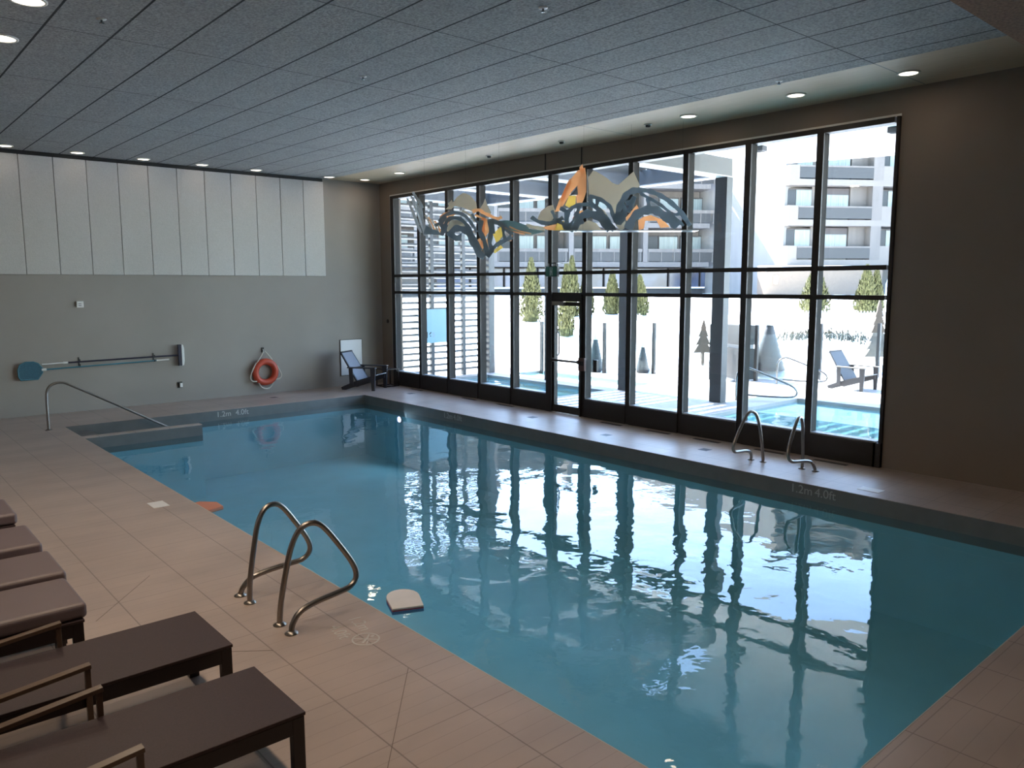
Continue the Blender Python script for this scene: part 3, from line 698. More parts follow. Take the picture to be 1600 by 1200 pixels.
# ------------------------------------------------------------------ hanging mountain sculpture
A_ = 0.71697; RV = Vector((math.cos(A_), -math.sin(A_), 0)); NV = Vector((math.sin(A_), math.cos(A_), 0)); UZ = Vector((0, 0, 1))
STROKES= [('d',0.1,12.180000000000001,[(876,3267),(959,3387),(1070,3483),(1177,3516),(1300,3483),(1413,3386),(1503,3266)]),
 ('d',0.05,12.180000000000001,[(737,3603),(855,3555),(932,3613),(1039,3651),(1176,3660)]),
 ('d',0.07,12.180000000000001,[(855,3555),(836,3412),(867,3267)]),
 ('d',0.05,12.180000000000001,[(299,3470),(406,3403),(553,3374),(690,3412),(787,3460)]),
 ('d',0.04,12.180000000000001,[(611,3565),(640,3508),(670,3441)]),
 ('d',0.05,12.180000000000001,[(1175,3774),(1292,3755),(1419,3688),(1508,3602),(1539,3506),(1589,3391)]),
 ('d',0.06,12.180000000000001,[(1195,3669),(1293,3602),(1392,3506),(1481,3401),(1571,3266)]),
 ('d',0.05,12.180000000000001,[(1184,3765),(1204,3708),(1215,3650)]),
 ('d',0.08,12.180000000000001,[(1609,3391),(1626,3554),(1682,3697),(1758,3811),(1855,3859),(1952,3868)]),
 ('d',0.06,12.180000000000001,[(1932,3868),(2059,3858),(2186,3820),(2304,3762),(2443,3667),(2593,3523),(2725,3331)]),
 ('d',0.04,12.180000000000001,[(1953,3820),(2061,3763),(2189,3696),(2307,3619),(2417,3523),(2567,3389),(2627,3331)]),
 ('d',0.11,12.180000000000001,[(1777,3285),(1862,3457),(1977,3543),(2104,3572),(2221,3552),(2340,3476),(2449,3399),(2530,3312)]),
 ('d',0.05,12.180000000000001,[(2071,3744),(2082,3667),(2093,3591)]),
 ('d',0.04,12.180000000000001,[(2417,3523),(2496,3504),(2564,3513)]),
 ('d',0.05,12.180000000000001,[(1741,3668),(1818,3706),(1876,3763),(1810,3601),(1782,3534)]),
 ('s',0.032,12.9,[(-1623,3869),(-1542,3747),(-1482,3626),(-1424,3423),(-1406,3259)]),
 ('s',0.032,12.9,[(-1645,3748),(-1567,3504),(-1467,3280)]),
 ('s',0.032,12.9,[(-1571,3879),(-1490,3788),(-1430,3676)]),
 ('s',0.032,12.9,[(-1603,3808),(-1514,3575),(-1445,3362),(-1406,3239)]),
 ('s',0.032,12.9,[(-1541,3828),(-1471,3707),(-1443,3524)]),
 ('d',0.042,12.75,[(-1223,3391),(-1161,3411),(-1089,3461),(-1058,3531)]),
 ('d',0.031,12.75,[(-638,3570),(-567,3460),(-506,3409)]),
 ('t',0.023,12.9,[(-1401,3565),(-1340,3443),(-1271,3269)]),
 ('p',0.023,12.9,[(-1349,3534),(-1289,3422),(-1229,3269)]),
 ('t',0.023,12.9,[(-1298,3504),(-1238,3402),(-1188,3269)]),
 ('p',0.023,12.9,[(-1247,3473),(-1186,3381),(-1146,3269)]),
 ('t',0.023,12.9,[(-1196,3442),(-1134,3361),(-1105,3269)]),
 ('t',0.053,12.9,[(-1021,3299),(-999,3422),(-916,3462),(-843,3452),(-751,3391),(-690,3268),(-618,3156)]),
 ('t',0.032,12.9,[(-904,3594),(-780,3574),(-688,3492),(-616,3370),(-565,3298)]),
 ('p',0.053,12.9,[(-635,3614),(-531,3644),(-449,3593),(-346,3552),(-243,3501),(-160,3532)]),
 ('p',0.053,12.9,[(-460,3522),(-461,3400),(-472,3257)]),
 ('p',0.021,12.75,[(-158,3378),(5,3297),(210,3247)]),
 ('p',0.021,12.75,[(-36,3368),(128,3297),(313,3256)]),
 ('t',0.054,13.1,[(237,3413),(374,3382),(553,3351)]),
 ('d',0.052,12.75,[(-1120,3411),(-1101,3310),(-1123,3229)]),
 ('s',0.032,12.9,[(-1685,3828),(-1586,3606),(-1507,3402)]),
 ('s',0.032,12.9,[(-1522,3707),(-1443,3484),(-1364,3259)]),
 ('s',0.032,12.9,[(-1591,3929),(-1540,3848),(-1460,3747)]),
 ('t',0.032,12.9,[(-800,3634),(-677,3563),(-595,3461)]),
 ('p',0.032,12.9,[(-594,3563),(-491,3522),(-388,3471),(-284,3420)]),
 ('d',0.06,12.180000000000001,[(955,3267),(1032,3373),(1100,3411)]),
 ('d',0.05,12.180000000000001,[(690,3422),(788,3364),(827,3287)]),
 ('d',0.05,12.180000000000001,[(1030,3641),(1011,3555),(963,3479)]),
 ('d',0.07,12.180000000000001,[(1423,3410),(1502,3343),(1571,3266)]),
 ('d',0.06,12.180000000000001,[(1663,3668),(1723,3592),(1715,3477)]),
 ('d',0.05,12.180000000000001,[(1274,3612),(1302,3669),(1311,3745)]),
 ('d',0.042,12.75,[(-1161,3441),(-1078,3541),(-903,3591),(-751,3540),(-639,3410),(-559,3279)]),
 ('d',0.052,12.75,[(-1081,3270),(-1038,3451),(-925,3511),(-792,3470),(-681,3339),(-580,3147),(-489,2995)]),
 ('d',0.089,12.75,[(-1000,3209),(-927,3320),(-835,3340),(-702,3279),(-621,3127),(-530,2955),(-438,2883)]),
 ('d',0.063,12.75,[(-485,3470),(-507,3299),(-447,3167),(-386,2934)]),
 ('d',0.063,12.75,[(-352,3489),(-333,3298),(-354,3106),(-314,2995),(-397,2893)]),
 ('d',0.057,12.75,[(-397,2904),(-262,3066),(-108,3146),(5,3207)]),
 ('d',0.063,12.75,[(-322,3459),(-158,3399),(15,3247)]),
 ('d',0.042,12.75,[(-312,3449),(-282,3258)]),
 ('d',0.042,12.75,[(-138,3378),(-128,3247),(-98,3146)])]
POLYS= [('d',12.180000000000001,[(873,3784),(969,3879),(998,3936),(1009,3803)]),
 ('d',12.180000000000001,[(1539,3496),(1607,3535),(1723,3554),(1745,3429),(1668,3343),(1580,3362)]),
 ('t',12.48,[(1191,4099),(1269,4205),(1369,4157),(1489,4079),(1570,4011),(1660,3981),(1748,4059),(1846,4146),(1860,3923),(1753,3776),(1666,3581),(1618,3434),(1556,3581),(1444,3728),(1323,3787),(1203,3826)]),
 ('t',12.48,[(998,3277),(1078,3386),(1207,3444),(1328,3395),(1420,3277)]),
 ('t',12.3,[(1306,3662),(1435,3565),(1535,3420),(1487,3352),(1386,3488),(1287,3594)]),
 ('p',12.3,[(1094,4209),(1123,4218),(1144,4094),(1146,3855),(1108,3739),(1069,3662),(1000,3653),(989,3855),(1008,3951),(920,3855),(872,3778),(813,3682),(735,3567),(666,3557),(734,3740),(812,3894),(919,4066),(1016,4180)]),
 ('y',12.3,[(881,3798),(989,3807),(981,3653),(912,3605),(823,3653)]),
 ('p',12.3,[(914,3334),(943,3469),(1031,3566),(1100,3585),(1100,3527),(992,3431)]),
 ('y',12.3,[(658,3276),(697,3383),(746,3412),(805,3421),(865,3275)]),
 ('p',12.3,[(479,3325),(598,3354),(697,3373),(667,3276),(539,3286)]),
 ('p',12.3,[(1950,3428),(2028,3477),(2146,3506),(2215,3476),(2325,3437),(2446,3321),(2298,3311),(2236,3418),(2059,3419),(2041,3302),(1962,3273)]),
 ('p',12.3,[(1742,3448),(1926,3661),(1956,3603),(1782,3409)]),
 ('t',12.3,[(1624,3429),(1752,3439),(1764,3322),(1686,3264),(1605,3352)]),
 ('t',12.48,[(386,3427),(456,3583),(566,3662),(645,3681),(686,3534),(626,3426)]),
 ('d',12.75,[(-1420,3250),(-1366,3391),(-1275,3330),(-1183,3310),(-1123,3239)]),
 ('p',12.9,[(-1163,3544),(-1100,3595),(-997,3625),(-1050,3473),(-1073,3320),(-1135,3320),(-1154,3422)]),
 ('t',13.1,[(-1085,3674),(-968,3776),(-883,3879),(-789,3940),(-684,3899),(-581,3786),(-561,3642),(-666,3642),(-770,3694),(-938,3725),(-991,3674)]),
 ('p',12.9,[(-546,3104),(-452,3176),(-442,3104),(-494,3022)]),
 ('p',12.9,[(-389,3216),(-337,3267),(-317,3175),(-358,3145)]),
 ('p',12.9,[(-99,3144),(-57,3216),(16,3246),(-5,3144)]),
 ('e',12.9,[(-305,3451),(-98,3481),(57,3460),(233,3399),(296,3337),(472,3317),(545,3296),(316,3246),(161,3256),(5,3297),(-150,3349)]),
 ('t',13.1,[(-550,3642),(-465,3765),(-433,3847),(-392,3724),(-330,3611),(-414,3580)]),
 ('t',13.1,[(-1042,3766),(-978,3828),(-958,3766),(-1022,3705)]),
 ('p',12.3,[(792,3855),(850,3990),(899,4066),(919,4009),(851,3855),(793,3721),(754,3702)]),
 ('p',12.3,[(1035,4219),(1083,4276),(1114,4142),(1075,4094)]),
 ('t',12.48,[(1846,4146),(1895,4185),(1999,3971),(1960,3913),(1860,3913)]),
 ('d',12.75,[(-979,3289),(-877,3229),(-794,3269),(-816,3148),(-898,3138),(-990,3199)]),
 ('y',12.9,[(-306,3257),(-171,3389),(-140,3236),(-244,3104)]),
 ('y',12.9,[(-307,2991),(-182,3083),(-141,3042),(-276,2950)]),
 ('y',12.9,[(-432,3063),(-370,3022),(-360,2929),(-422,2950)]),
 ('p',12.9,[(-480,3522),(-377,3492),(-368,3298),(-441,3196),(-492,3359)]),
 ('p',12.9,[(-442,3155),(-368,3216),(-328,3114),(-390,3012)]),
 ('p',12.9,[(-618,3135),(-514,3196),(-442,3073),(-495,2971)]),
 ('t',12.9,[(-905,3482),(-802,3442),(-700,3299),(-618,3135),(-660,3115),(-742,3258),(-844,3370),(-948,3360),(-990,3299),(-1010,3381)]),
 ('p',12.9,[(-1060,3483),(-1008,3564),(-904,3584),(-988,3503),(-1041,3401)])]

SN = {'d': 'arch_cutout', 't': 'mountain_cutout', 'p': 'peach_cutout', 'y': 'yellow_cutout', 's': 'silver_ribbon', 'e': 'teal_ribbon'}
sr = thing('mountain_sculpture', 'hanging cut-metal mountain sculpture in slate, taupe, peach and yellow before the windows', 'sculpture', (9.3, 8.9, 2.9))
if True:
    for mk, wd, D_, pts in STROKES:
        q = MB(); P0 = NV*D_
        sm = smooth_path([(u/1000, z/1000, 0) for u, z in pts], 4)
        L_, R_ = [], []
        for i, p in enumerate(sm):
            d = (sm[min(i+1, len(sm)-1)] - sm[max(i-1, 0)]).normalized(); nn = Vector((-d.y, d.x, 0))
            k = wd/2*(1.15 if mk == 'd' else 1)*(1 + .17*math.sin(i*1.3))
            L_.append(p + nn*k); R_.append(p - nn*k)
        q.prism([tuple(p[:2]) for p in L_ + R_[::-1]], P0, RV, UZ, NV, .006)
        q.build(SN[mk], M[mk], sr, w=True)
    for mk, D_, pts in POLYS: MB().prism([(u/1000, z/1000) for u, z in pts], NV*D_, RV, UZ, NV, .006).build(SN[mk], M[mk], sr, w=True)
q = MB(); zb = 3.275
for u0, u1, D_ in ((.75, 2.86, 12.3),):
    a = NV*D_ + RV*u0; b = NV*D_ + RV*u1
    q.bar(a + UZ*(zb-.012), b + UZ*(zb-.012), .34, .012)
q.build('base_shelf', mat('pale_base_shelf', (.62, .70, .74), .3), sr, w=True)
for u, D_, z in ((1.1, 12.3, 4.2), (1.85, 12.48, 4.1), (2.6, 12.25, 3.6), (-1.4, 12.9, 3.75), (-.75, 13.1, 3.9), (-.2, 12.85, 3.5)):
    p = NV*D_ + RV*u; MB().tube([(p.x, p.y, zb), (p.x, p.y, CH)], .0009, 6).build('suspension_cable', 'framegrey', sr, w=True)
# ------------------------------------------------------------------ outside
def interp(x, xs, ys):
    if x <= xs[0]: return ys[0]
    for i in range(len(xs)-1):
        if x <= xs[i+1]: return ys[i] + (ys[i+1]-ys[i])*(x-xs[i])/(xs[i+1]-xs[i])
    return ys[-1]
FY = [-40, 0, 5, 8.2, 10.2, 10.86, 11.8, 13.6, 14.61, 16.9, 20, 40]
FX = [52, 29, 25, 21.8, 19.5, 17.9, 17.9, 17.0, 16.13, 15.1, 14.0, 8]
def sst(t): t = max(0, min(1, t)); return t*t*(3-2*t)
def snow_z(x, y):
    d = x - interp(y, FY, FX)
    if d < .08: return -.12
    n = .05*math.sin(x*1.7+y*.9) + .04*math.sin(y*2.3-x*.6)
    return -.12 + .50*sst(d/.9) + .85*sst((d-.3)/9) + .45*sst((d-6)/22) + n*sst(d/2) - .0
g = MB(); xs = [6+.5*k for k in range(60)] + [36+2*k for k in range(40)]; ys = [-30+2*k for k in range(15)] + [.5*k for k in range(60)] + [30+2*k for k in range(50)]
for y in ys:
    for x in xs: g.v.append((x, y, snow_z(x, y) if not (x < 11 and y < 17.4) else -.35))
nx = len(xs)
for j in range(len(ys)-1):
    for i in range(nx-1):
        if xs[i+1] <= 14.1 and ys[j+1] <= 17.51: continue
        g.f.append((j*nx+i, j*nx+i+1, (j+1)*nx+i+1, (j+1)*nx+i)); g.sm.append(True)
tag(g.build('snow_ground', 'snow'), 'bright white snow bank rising behind the terrace', 'snow', kind='stuff')
# terrace with pool openings
POOLS = [(11.15, 13.50, 12.2, 16.5), (14.20, 15.25, 12.2, 16.3), (11.15, 15.62, 3.9, 8.55)]
xb = sorted({10.8, 17.0, 30} | {p[0] for p in POOLS} | {p[1] for p in POOLS}); yb = sorted({-30, 20} | {p[2] for p in POOLS} | {p[3] for p in POOLS})
g = MB()
for i in range(len(xb)-1):
    for j in range(len(yb)-1):
        cx, cy = (xb[i]+xb[i+1])/2, (yb[j]+yb[j+1])/2
        if any(p[0] < cx < p[1] and p[2] < cy < p[3] for p in POOLS): continue
        if xb[i] >= 17.0:
            if cy > 8.55: continue
            g.bx(xb[i], xb[i+1], yb[j], min(yb[j+1], 8.55), -.2, 0)
        else: g.bx(xb[i], xb[i+1], yb[j], yb[j+1], -.2, 0)
g.bx(17.0, 18.6, 8.55, 11.0, -.2, 0).bx(18.6, 20.6, 8.55, 9.4, -.2, 0)
struct('terrace', g, 'terrace', label='pale sunlit terrace outside the windows')
for (x0, x1, y0, y1), d in zip(POOLS, ('turquoise outdoor pool under the pergola, left of the door', 'turquoise outdoor pool strip beyond the pergola columns', 'turquoise outdoor pool outside the right-hand windows')):
    q = MB(); q.bx(x0, x1, y0, y1, -1.05, -.95).bx(x0-.1, x0, y0, y1, -1, -.2).bx(x1, x1+.1, y0, y1, -1, -.2).bx(x0, x1, y0-.1, y0, -1, -.2).bx(x0, x1, y1, y1+.1, -1, -.2)
    struct('outdoor_basin', q, 'outplaster')
    q = MB(); q.add([(x0, y0, -.07), (x1, y0, -.07), (x1, y1, -.07), (x0, y1, -.07)], [(0, 1, 2, 3)])
    tag(q.build('outdoor_water', 'outwater'), d, 'water', kind='stuff')
# pergola
t = thing('pergola', 'grey steel pergola with slatted roof over the outdoor pool', 'pergola', (13.9, 9.4, 0))
for y in (9.42, 11.95, 14.45, 16.95):
    MB().bx(13.82, 14.02, y-.14, y+.14, 0, 4.6).build('column', 'column', t, bevel=.004, w=True)
for y in (9.42, 11.95, 14.45, 16.95): MB().bx(10.95, 14.02, y-.12, y+.12, 4.60, 4.95).build('cross_beam', 'beam', t, w=True)
for x in (11.05, 13.92): MB().bx(x-.10, x+.10, 9.42, 17.07, 4.62, 4.94).build('long_beam', 'beam', t, w=True)
for y in (9.42, 11.95, 14.45, 16.95): MB().bx(10.95, 14.05, y-.15, y+.15, 4.58, 4.60).build('snowlit_beam_strip', 'flange', t, w=True)  # pale strips paint the snow-lit bottom edges of the beams
for x in (11.05, 13.92): MB().bx(x-.13, x+.13, 9.42, 17.07, 4.595, 4.62).build('snowlit_beam_strip', 'flange', t, w=True)
for k in range(26):
    y = 9.75 + .285*k
    MB().obx((12.45, y, 4.99), (2.95, .035, .16), Matrix.Rotation(.5, 3, 'X')).build('roof_slat', 'slat', t, w=True)
# louvre wall with hanging blue sign
t = thing('louvre_screen', 'grey horizontal louvre screen closing the far end of the pergola', 'screen', (12.4, 16.95, 0))
for x in (10.96, 12.0, 13.04): MB().bx(x-.05, x+.05, 16.93, 17.02, 0, 4.62).build('post', 'column', t, w=True)
for k in range(27):
    MB().obx((12.4, 17.0, .16 + .165*k), (2.9, .10, .045), Matrix.Rotation(-.30, 3, 'X')).build('slat', 'screenslat', t, w=True)
t = thing('outdoor_sign', 'pale blue rectangular sign with grey digits hung on the louvre screen', 'sign', (11.96, 16.86, 1.37))
MB().bx(-.465, .465, -.015, .015, -.44, .44).build('board', 'signblue', t, bevel=.003)
text_obj('sign_digits', '16', .21, 'signtext', frame_mtx((-.155, -.0165, -.235), (1, 0, 0), (0, 0, 1)), t, .001, bold=.006)
text_obj('faint_digit', '5', .17, 'sling', frame_mtx((.0, -.0165, -.235), (1, 0, 0), (0, 0, 1)), t, .0006)
# white canopy on the near side
q = MB(); q.prism([(10.8, -3), (19.6, -3), (18.2, 6.0), (17.6, 8.0), (16.75, 10.6), (15.6, 14.3), (14.05, 14.3), (14.05, 9.2), (10.8, 9.2)], (0, 0, 5.30), (1, 0, 0), (0, 1, 0), (0, 0, 1), .2)
cn = tag(q.build('canopy', 'canopy'), 'white boarded canopy soffit outside above the right-hand windows', 'canopy')
for x, y, d in ((13.40, 8.32, 'farther one, above the second pane'), (13.46, 5.85, 'nearer one, at the window edge')):
    t = thing('canopy_light', 'small dark light box under the white canopy, ' + d, 'light', (x*1.08, y*1.08, 5.2), 0, 'light boxes under the canopy')
    MB().bx(-.09, .09, -.12, .12, -.10, 0).build('housing', 'column', t, bevel=.01)
    MB().bx(-.06, .06, -.09, .09, -.108, -.10).build('lens', 'framegrey', t)
# glass fence
fp = [(15.25, 16.2), (16.13, 14.61), (17.02, 13.6), (17.62, 12.15)]
t = thing('glass_fence', 'clear glass pool fence with dark posts at the left part of the terrace', 'fence', (16.1, 14.6, 0))
for i, (x, y) in enumerate(fp):
    MB().bx(x-.04, x+.04, y-.04, y+.04, -.1, 1.40).build('post', 'fencepost', t, w=True)
    if i: MB().bar((fp[i-1][0], fp[i-1][1], .66), (x, y, .66), .014, 1.1).build('glass_panel', 'fenceglass', t, w=True)
fq = [(17.70, 10.86), (19.5, 10.1), (20.75, 9.15), (22.3, 7.75), (24.5, 5.6)]
t = thing('glass_fence', 'clear glass pool fence with dark posts behind the outdoor chair', 'fence', (19.5, 10.1, 0))
for i, (x, y) in enumerate(fq):
    MB().bx(x-.04, x+.04, y-.04, y+.04, -.1, 1.42).build('post', 'fencepost', t, w=True)
    if i: MB().bar((fq[i-1][0], fq[i-1][1], .62), (x, y, .62), .014, 1.1).build('glass_panel', 'fenceglass', t, w=True)
t = thing('towel_cabinet', 'dark grey outdoor cabinet with a pale slot between column and fence', 'cabinet', (17.85, 11.45, 0), math.radians(-24))
MB().bx(-.22, .22, -.36, .36, 0, .80).build('lower_body', 'fencepost', t)
MB().bx(-.22, .22, -.36, .36, .90, 1.40).build('upper_body', 'fencepost', t)
MB().bx(-.17, .20, -.34, .34, .80, .90).build('slot', 'whitewood', t)
MB().bx(-.20, -.16, -.50, -.38, .0, 1.34).build('gate_leaf', 'fencepost', t)
# tree-shaped cutouts
def tier_outline(h, w, n, trunk):
    L = []; z = trunk
    for k in range(n):
        w0 = w*(1 - k/(n+.3)); w1 = w*(1-(k+1)/(n+.3))*.62
        z1 = trunk + (h-trunk)*(k+1)/n
        L += [(w0, z), (w1 if k < n-1 else 0.01, z1)]
        z = z1 - (h-trunk)/n*.12*(1 if k < n-1 else 0)
    return [(w*.14, 0), (w*.14, trunk)] + L + [(-a, b) for a, b in L[::-1]] + [(-w*.14, trunk), (-w*.14, 0)]
def cut_tree(label, x, y, h, w, n, trunk, m):
    z = snow_z(x, y)-.05
    t = thing('tree_cutout', label, 'tree cutout', (x, y, z), math.radians(50-90), 'wooden tree cutouts in the snow')
    MB().prism(tier_outline(h, w, n, trunk), (0, 0, 0), (1, 0, 0), (0, 0, 1), (0, 1, 0), .05).build('silhouette', m, t)
    MB().bar((0, .05, h*.6), (.25*w, .5, 0), .04, .04).build('brace', m, t)
cut_tree('brown wooden tree cutout with trunk, left of the outdoor column', 18.09, 12.75, 1.25, .27, 4, .34, 'timber')
cut_tree('tall brown wooden tree cutout behind the outdoor chair', 21.3, 9.42, 1.66, .36, 7, .12, 'timber')
def mesh_tree(label, x, y, h, w):
    z = snow_z(x, y)-.1
    t = thing('cone_tree', label, 'cone tree', (x, y, z), 0, 'grey mesh cone trees')
    q = MB(); n = 9; prof = []
    for k in range(n):
        prof += [(w*(1-k/n)+.02, h*k/n), (w*(1-(k+.8)/n)*.93+.02, h*(k+.85)/n)]
    prof.append((.015, h)); q.lathe(prof, (0, 0, 0), 18); q.build('mesh_cone', 'greymesh', t)
    MB().lathe([(w*.30, h*.82), (w*.26, h*.9), (.03, h*1.0), (.01, h*1.01)], (0, 0, 0), 14).build('snow_cap', 'snow', t)
mesh_tree('grey mesh cone tree right of the dark cabinet', 18.58, 11.04, 1.42, .42)
mesh_tree('small grey mesh cone tree behind the fence, right of the door', 17.04, 14.0, .90, .20)
mesh_tree('grey mesh cone tree behind the fence seen right beside the door', 16.25, 15.06, 1.2, .27)
# cedars
def leaf_cloud(h, w, n, lean=0):
    q = MB()
    for k in range(n):
        z = h*random.random()**.85
        prof = w*min(1, .7+z/h*3)*(1-(z/h)**1.6)*(1.0) + .02
        a = random.random()*2*PI; rr = prof*math.sqrt(random.uniform(.35, 1))
        p = Vector((rr*math.cos(a), rr*math.sin(a), z + .05))
        s = random.uniform(.05, .12)
        up = Vector((math.cos(a)*.35, math.sin(a)*.35, 1)).normalized()
        rt = up.cross(Vector((math.cos(a+random.uniform(-1, 1)), math.sin(a+random.uniform(-1, 1)), 0))).normalized()
        q.add([p - rt*s*.35, p + up*s*.6 - rt*s*.15, p + up*s*1.2, p + up*s*.6 + rt*s*.2, p + rt*s*.35], [(0, 1, 2, 3, 4)])
    return q
def cedar(label, x, y, h, w, fence=False):
    z = snow_z(x, y)-.08
    t = thing('cedar_tree', label, 'cedar', (x, y, z), 0, 'cedars on the snow bank')
    leaf_cloud(h+.08, w*1.2, 3400).build('foliage', 'cedar', t)
    MB().lathe([(w*.6, .05), (w*.66, h*.15), (w*.5, h*.45), (w*.2, h*.8), (.02, h*.93)], (0, 0, 0), 12).build('inner_foliage', 'cedar', t)
    MB().tube([(0, 0, -.1), (0, 0, h*.5)], [.05, .03], 8).build('trunk', 'bark', t)
CD = [(0, 20.12, 21.97, 2.26, .41, 'yellow-green cedar left of the door, alone in its pane'), (0, 22.01, 21.69, 2.21, .33, 'yellow-green cedar seen through the pane above the door'),
      (0, 22.54, 21.4, 1.67, .28, 'yellow-green cedar right behind the door jamb'), (0, 22.89, 20.37, 1.52, .30, 'yellow-green cedar left of the wide outdoor column'),
      (0, 23.0, 19.85, 1.26, .25, 'small cedar half hidden by the wide outdoor column'), (0, 23.53, 19.54, 1.39, .32, 'cedar at the left edge of the pane under the arches'),
      (0, 18.8, 18.79, 2.29, .24, 'tall brownish cedar filling the glass of the door'),
      (0, 29.0, 15.34, 1.70, .53, 'broad green cedar behind a right-hand mullion'), (0, 29.75, 13.69, 1.66, .37, 'left and larger of the cedar pair at the right'), (0, 30.18, 13.52, 1.52, .25, 'right and slimmer of the cedar pair at the right')]
for _, x, y, h, w, d in CD: cedar(d, x, y, h, w)
# small picket fences on the bank
def pickets(label, x, y, n, z0):
    t = thing('picket_fence', label, 'picket fence', (x, y, snow_z(x, y)), 0, 'white picket fences on the snow bank')
    dv = Vector((.754, -.657, 0))
    for k in range(n):
        p = dv*(.11*(k-n/2)); MB().bx(p.x-.02, p.x+.02, p.y-.02, p.y+.02, -.2, .28).build('picket', 'whitewood', t)
    q = MB(); q.bar(dv*(-.11*n/2) + Vector((0, 0, .20)), dv*(.11*n/2) + Vector((0, 0, .20)), .02, .04); q.build('rail', 'whitewood', t)
pickets('white picket fence below the broad cedar', 25.98, 13.74, 9, 1)
pickets('white picket fence below the cedar pair', 26.82, 12.26, 8, 1)
pickets('white picket fence below the cedars beside the column', 22.28, 18.92, 8, 1)
for x, y, d in ((21.44, 19.87, 'between the cedars right of the door'), (22.74, 18.34, 'on the bare snow slope')):
    z = snow_z(x, y); o = MB().tube([(x, y, z-.2), (x, y, z+.75)], .03, 8).build('snow_stake', mat('tan_wood', (.55, .40, .24), .7) if 'tan_wood' not in bpy.data.materials else bpy.data.materials['tan_wood'])
    tag(o, 'thin tan wooden stake ' + d, 'stake', 'wooden stakes in the snow')
q = MB()
for k in range(300):
    u = random.random(); x = 22.3 + 1.1*u + random.uniform(-.4, .4); y = 12.8 - 2.2*u + random.uniform(-.3, .3); z = snow_z(x, y)
    p = Vector((x, y, z-.05)); v = Vector((random.uniform(-.12, .12), random.uniform(-.12, .12), random.uniform(.12, .36)))
    q.tube([p, p+v*.5, p+v+Vector((random.uniform(-.05, .05), 0, 0))], [.022, .016, .006], 4)
tag(q.build('dry_shrubs', 'twig'), 'dry twiggy shrubs poking out of the snow bank', 'shrubs', kind='stuff')
# outdoor chair and rails
deck_chair('deck_chair', 'grey slatted deck chair standing outside on the sunny terrace', (17.95, 8.12, 0), math.radians(-3), M['greywood'], M['greywood'], mat('snowy_wood', (.14, .135, .13), .7))
def pool_rail(label, x, y, s):
    t = thing('pool_rail', label, 'handrail', (x, y, 0), 0, 'bent handrails of the outdoor pool')
    P = [(0, 0, 0), (0, 0, .45), (.02, -.03, .60), (.10, -.12, .68), (.2, -.25, .66), (.6, -.8, .38), (.72, -.95, .26), (.74, -.97, .15), (.66, -.88, .09), (.4, -.5, .09), (.1, -.1, .12)]
    MB().tube(smooth_path([(a*s, b*s, c*s) for a, b, c in P], 5), .022, 10).build('rail', 'chrome', t)
    MB().lathe([(.05, 0), (.05, .006), (.03, .015)], (0, 0, 0), 16).build('base_flange', 'chrome', t)
pool_rail('bent chrome handrail beside the outdoor column', 14.43, 9.3, 1.0)
pool_rail('bent chrome handrail farther out on the terrace', 17.5, 10.15, .95)

# ------------------------------------------------------------------ hotel buildings
HD = math.radians(123); HU = Vector((math.sin(HD), math.cos(HD), 0)); HV = Vector((-HU.y, HU.x, 0)); HO = Vector((49.49, 28.5, 0))
HM = Matrix((HU, HV, UZ)).transposed().to_4x4(); HM.translation = HO
def hbx(q, u0, u1, v0, v1, z0, z1):
    o = len(q.v); q.bx(u0, u1, v0, v1, z0, z1)
    q.v[o:] = [tuple(HM @ Vector(p)) for p in q.v[o:]]
    return q
t = thing('hotel_tower', 'pale concrete hotel tower with projecting balconies at the right', 'building', tuple(HO))
# side wall runs back at an angle; built as a prism
sw = Vector((math.sin(math.radians(16)), math.cos(math.radians(16)), 0))
a = HO + HU*(-.15); b = a + sw*24; c_ = b + HU*20; d_ = HO + HU*20 + HV*6
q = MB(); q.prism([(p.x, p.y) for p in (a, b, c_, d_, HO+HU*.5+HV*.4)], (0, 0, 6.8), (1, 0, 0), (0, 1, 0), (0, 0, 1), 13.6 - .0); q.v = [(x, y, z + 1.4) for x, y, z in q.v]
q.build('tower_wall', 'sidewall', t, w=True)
PIT = 2.66
for k in range(5):
    zs = 3.85 + PIT*k
    hbx(MB(), -.15, 20, -.6, 1.2, zs-.18, zs+.22).build('floor_slab', 'concretewhite', t, w=True)
    for j in range(3):
        u0 = .55 + 6.75*j
        hbx(MB(), u0-.7, u0, -.6, .9, zs+.22, zs+1.15).build('parapet', 'concretewhite', t, w=True)
        rl = hbx(MB(), u0, u0+5.3, -.62, -.56, zs+.30, zs+1.02); rl = rl.build('balcony_rail', 'railing', t, w=True)
        hbx(MB(), u0, u0+5.3, -.64, -.52, zs+1.02, zs+1.12).build('rail_cap', 'concrete', rl, w=True)
        for ua, ub, za, zb_, mm in ((u0-.6, u0+.15, .25, 2.25, 'darkglass'), (u0+.2, u0+1.3, .25, 2.25, 'curtain'), (u0+2.3, u0+4.0, .25, 1.95, 'curtain')):
            fo = hbx(MB(), ua-.06, ub+.06, .20, .34, zs+za, zs+zb_+.10 + (.35 if ua > u0+2 else 0)).build('window', 'winframe', t, w=True)
            hbx(MB(), ua, ub, .17, .21, zs+za, zs+zb_).build('pane', mm, fo, w=True)
        hbx(MB(), u0+1.35, u0+2.2, .2, .5, zs+.2, zs+PIT-.18).build('wall_pier', 'concrete', t, w=True)
        hbx(MB(), u0+4.1, u0+5.6, .1, .5, zs+.2, zs+PIT-.18).build('wall_pier', 'concrete', t, w=True)
        hbx(MB(), u0+5.3, u0+6.05, -.6, .9, zs+.2, zs+PIT-.18).build('fin_wall', 'concrete', t, w=True)
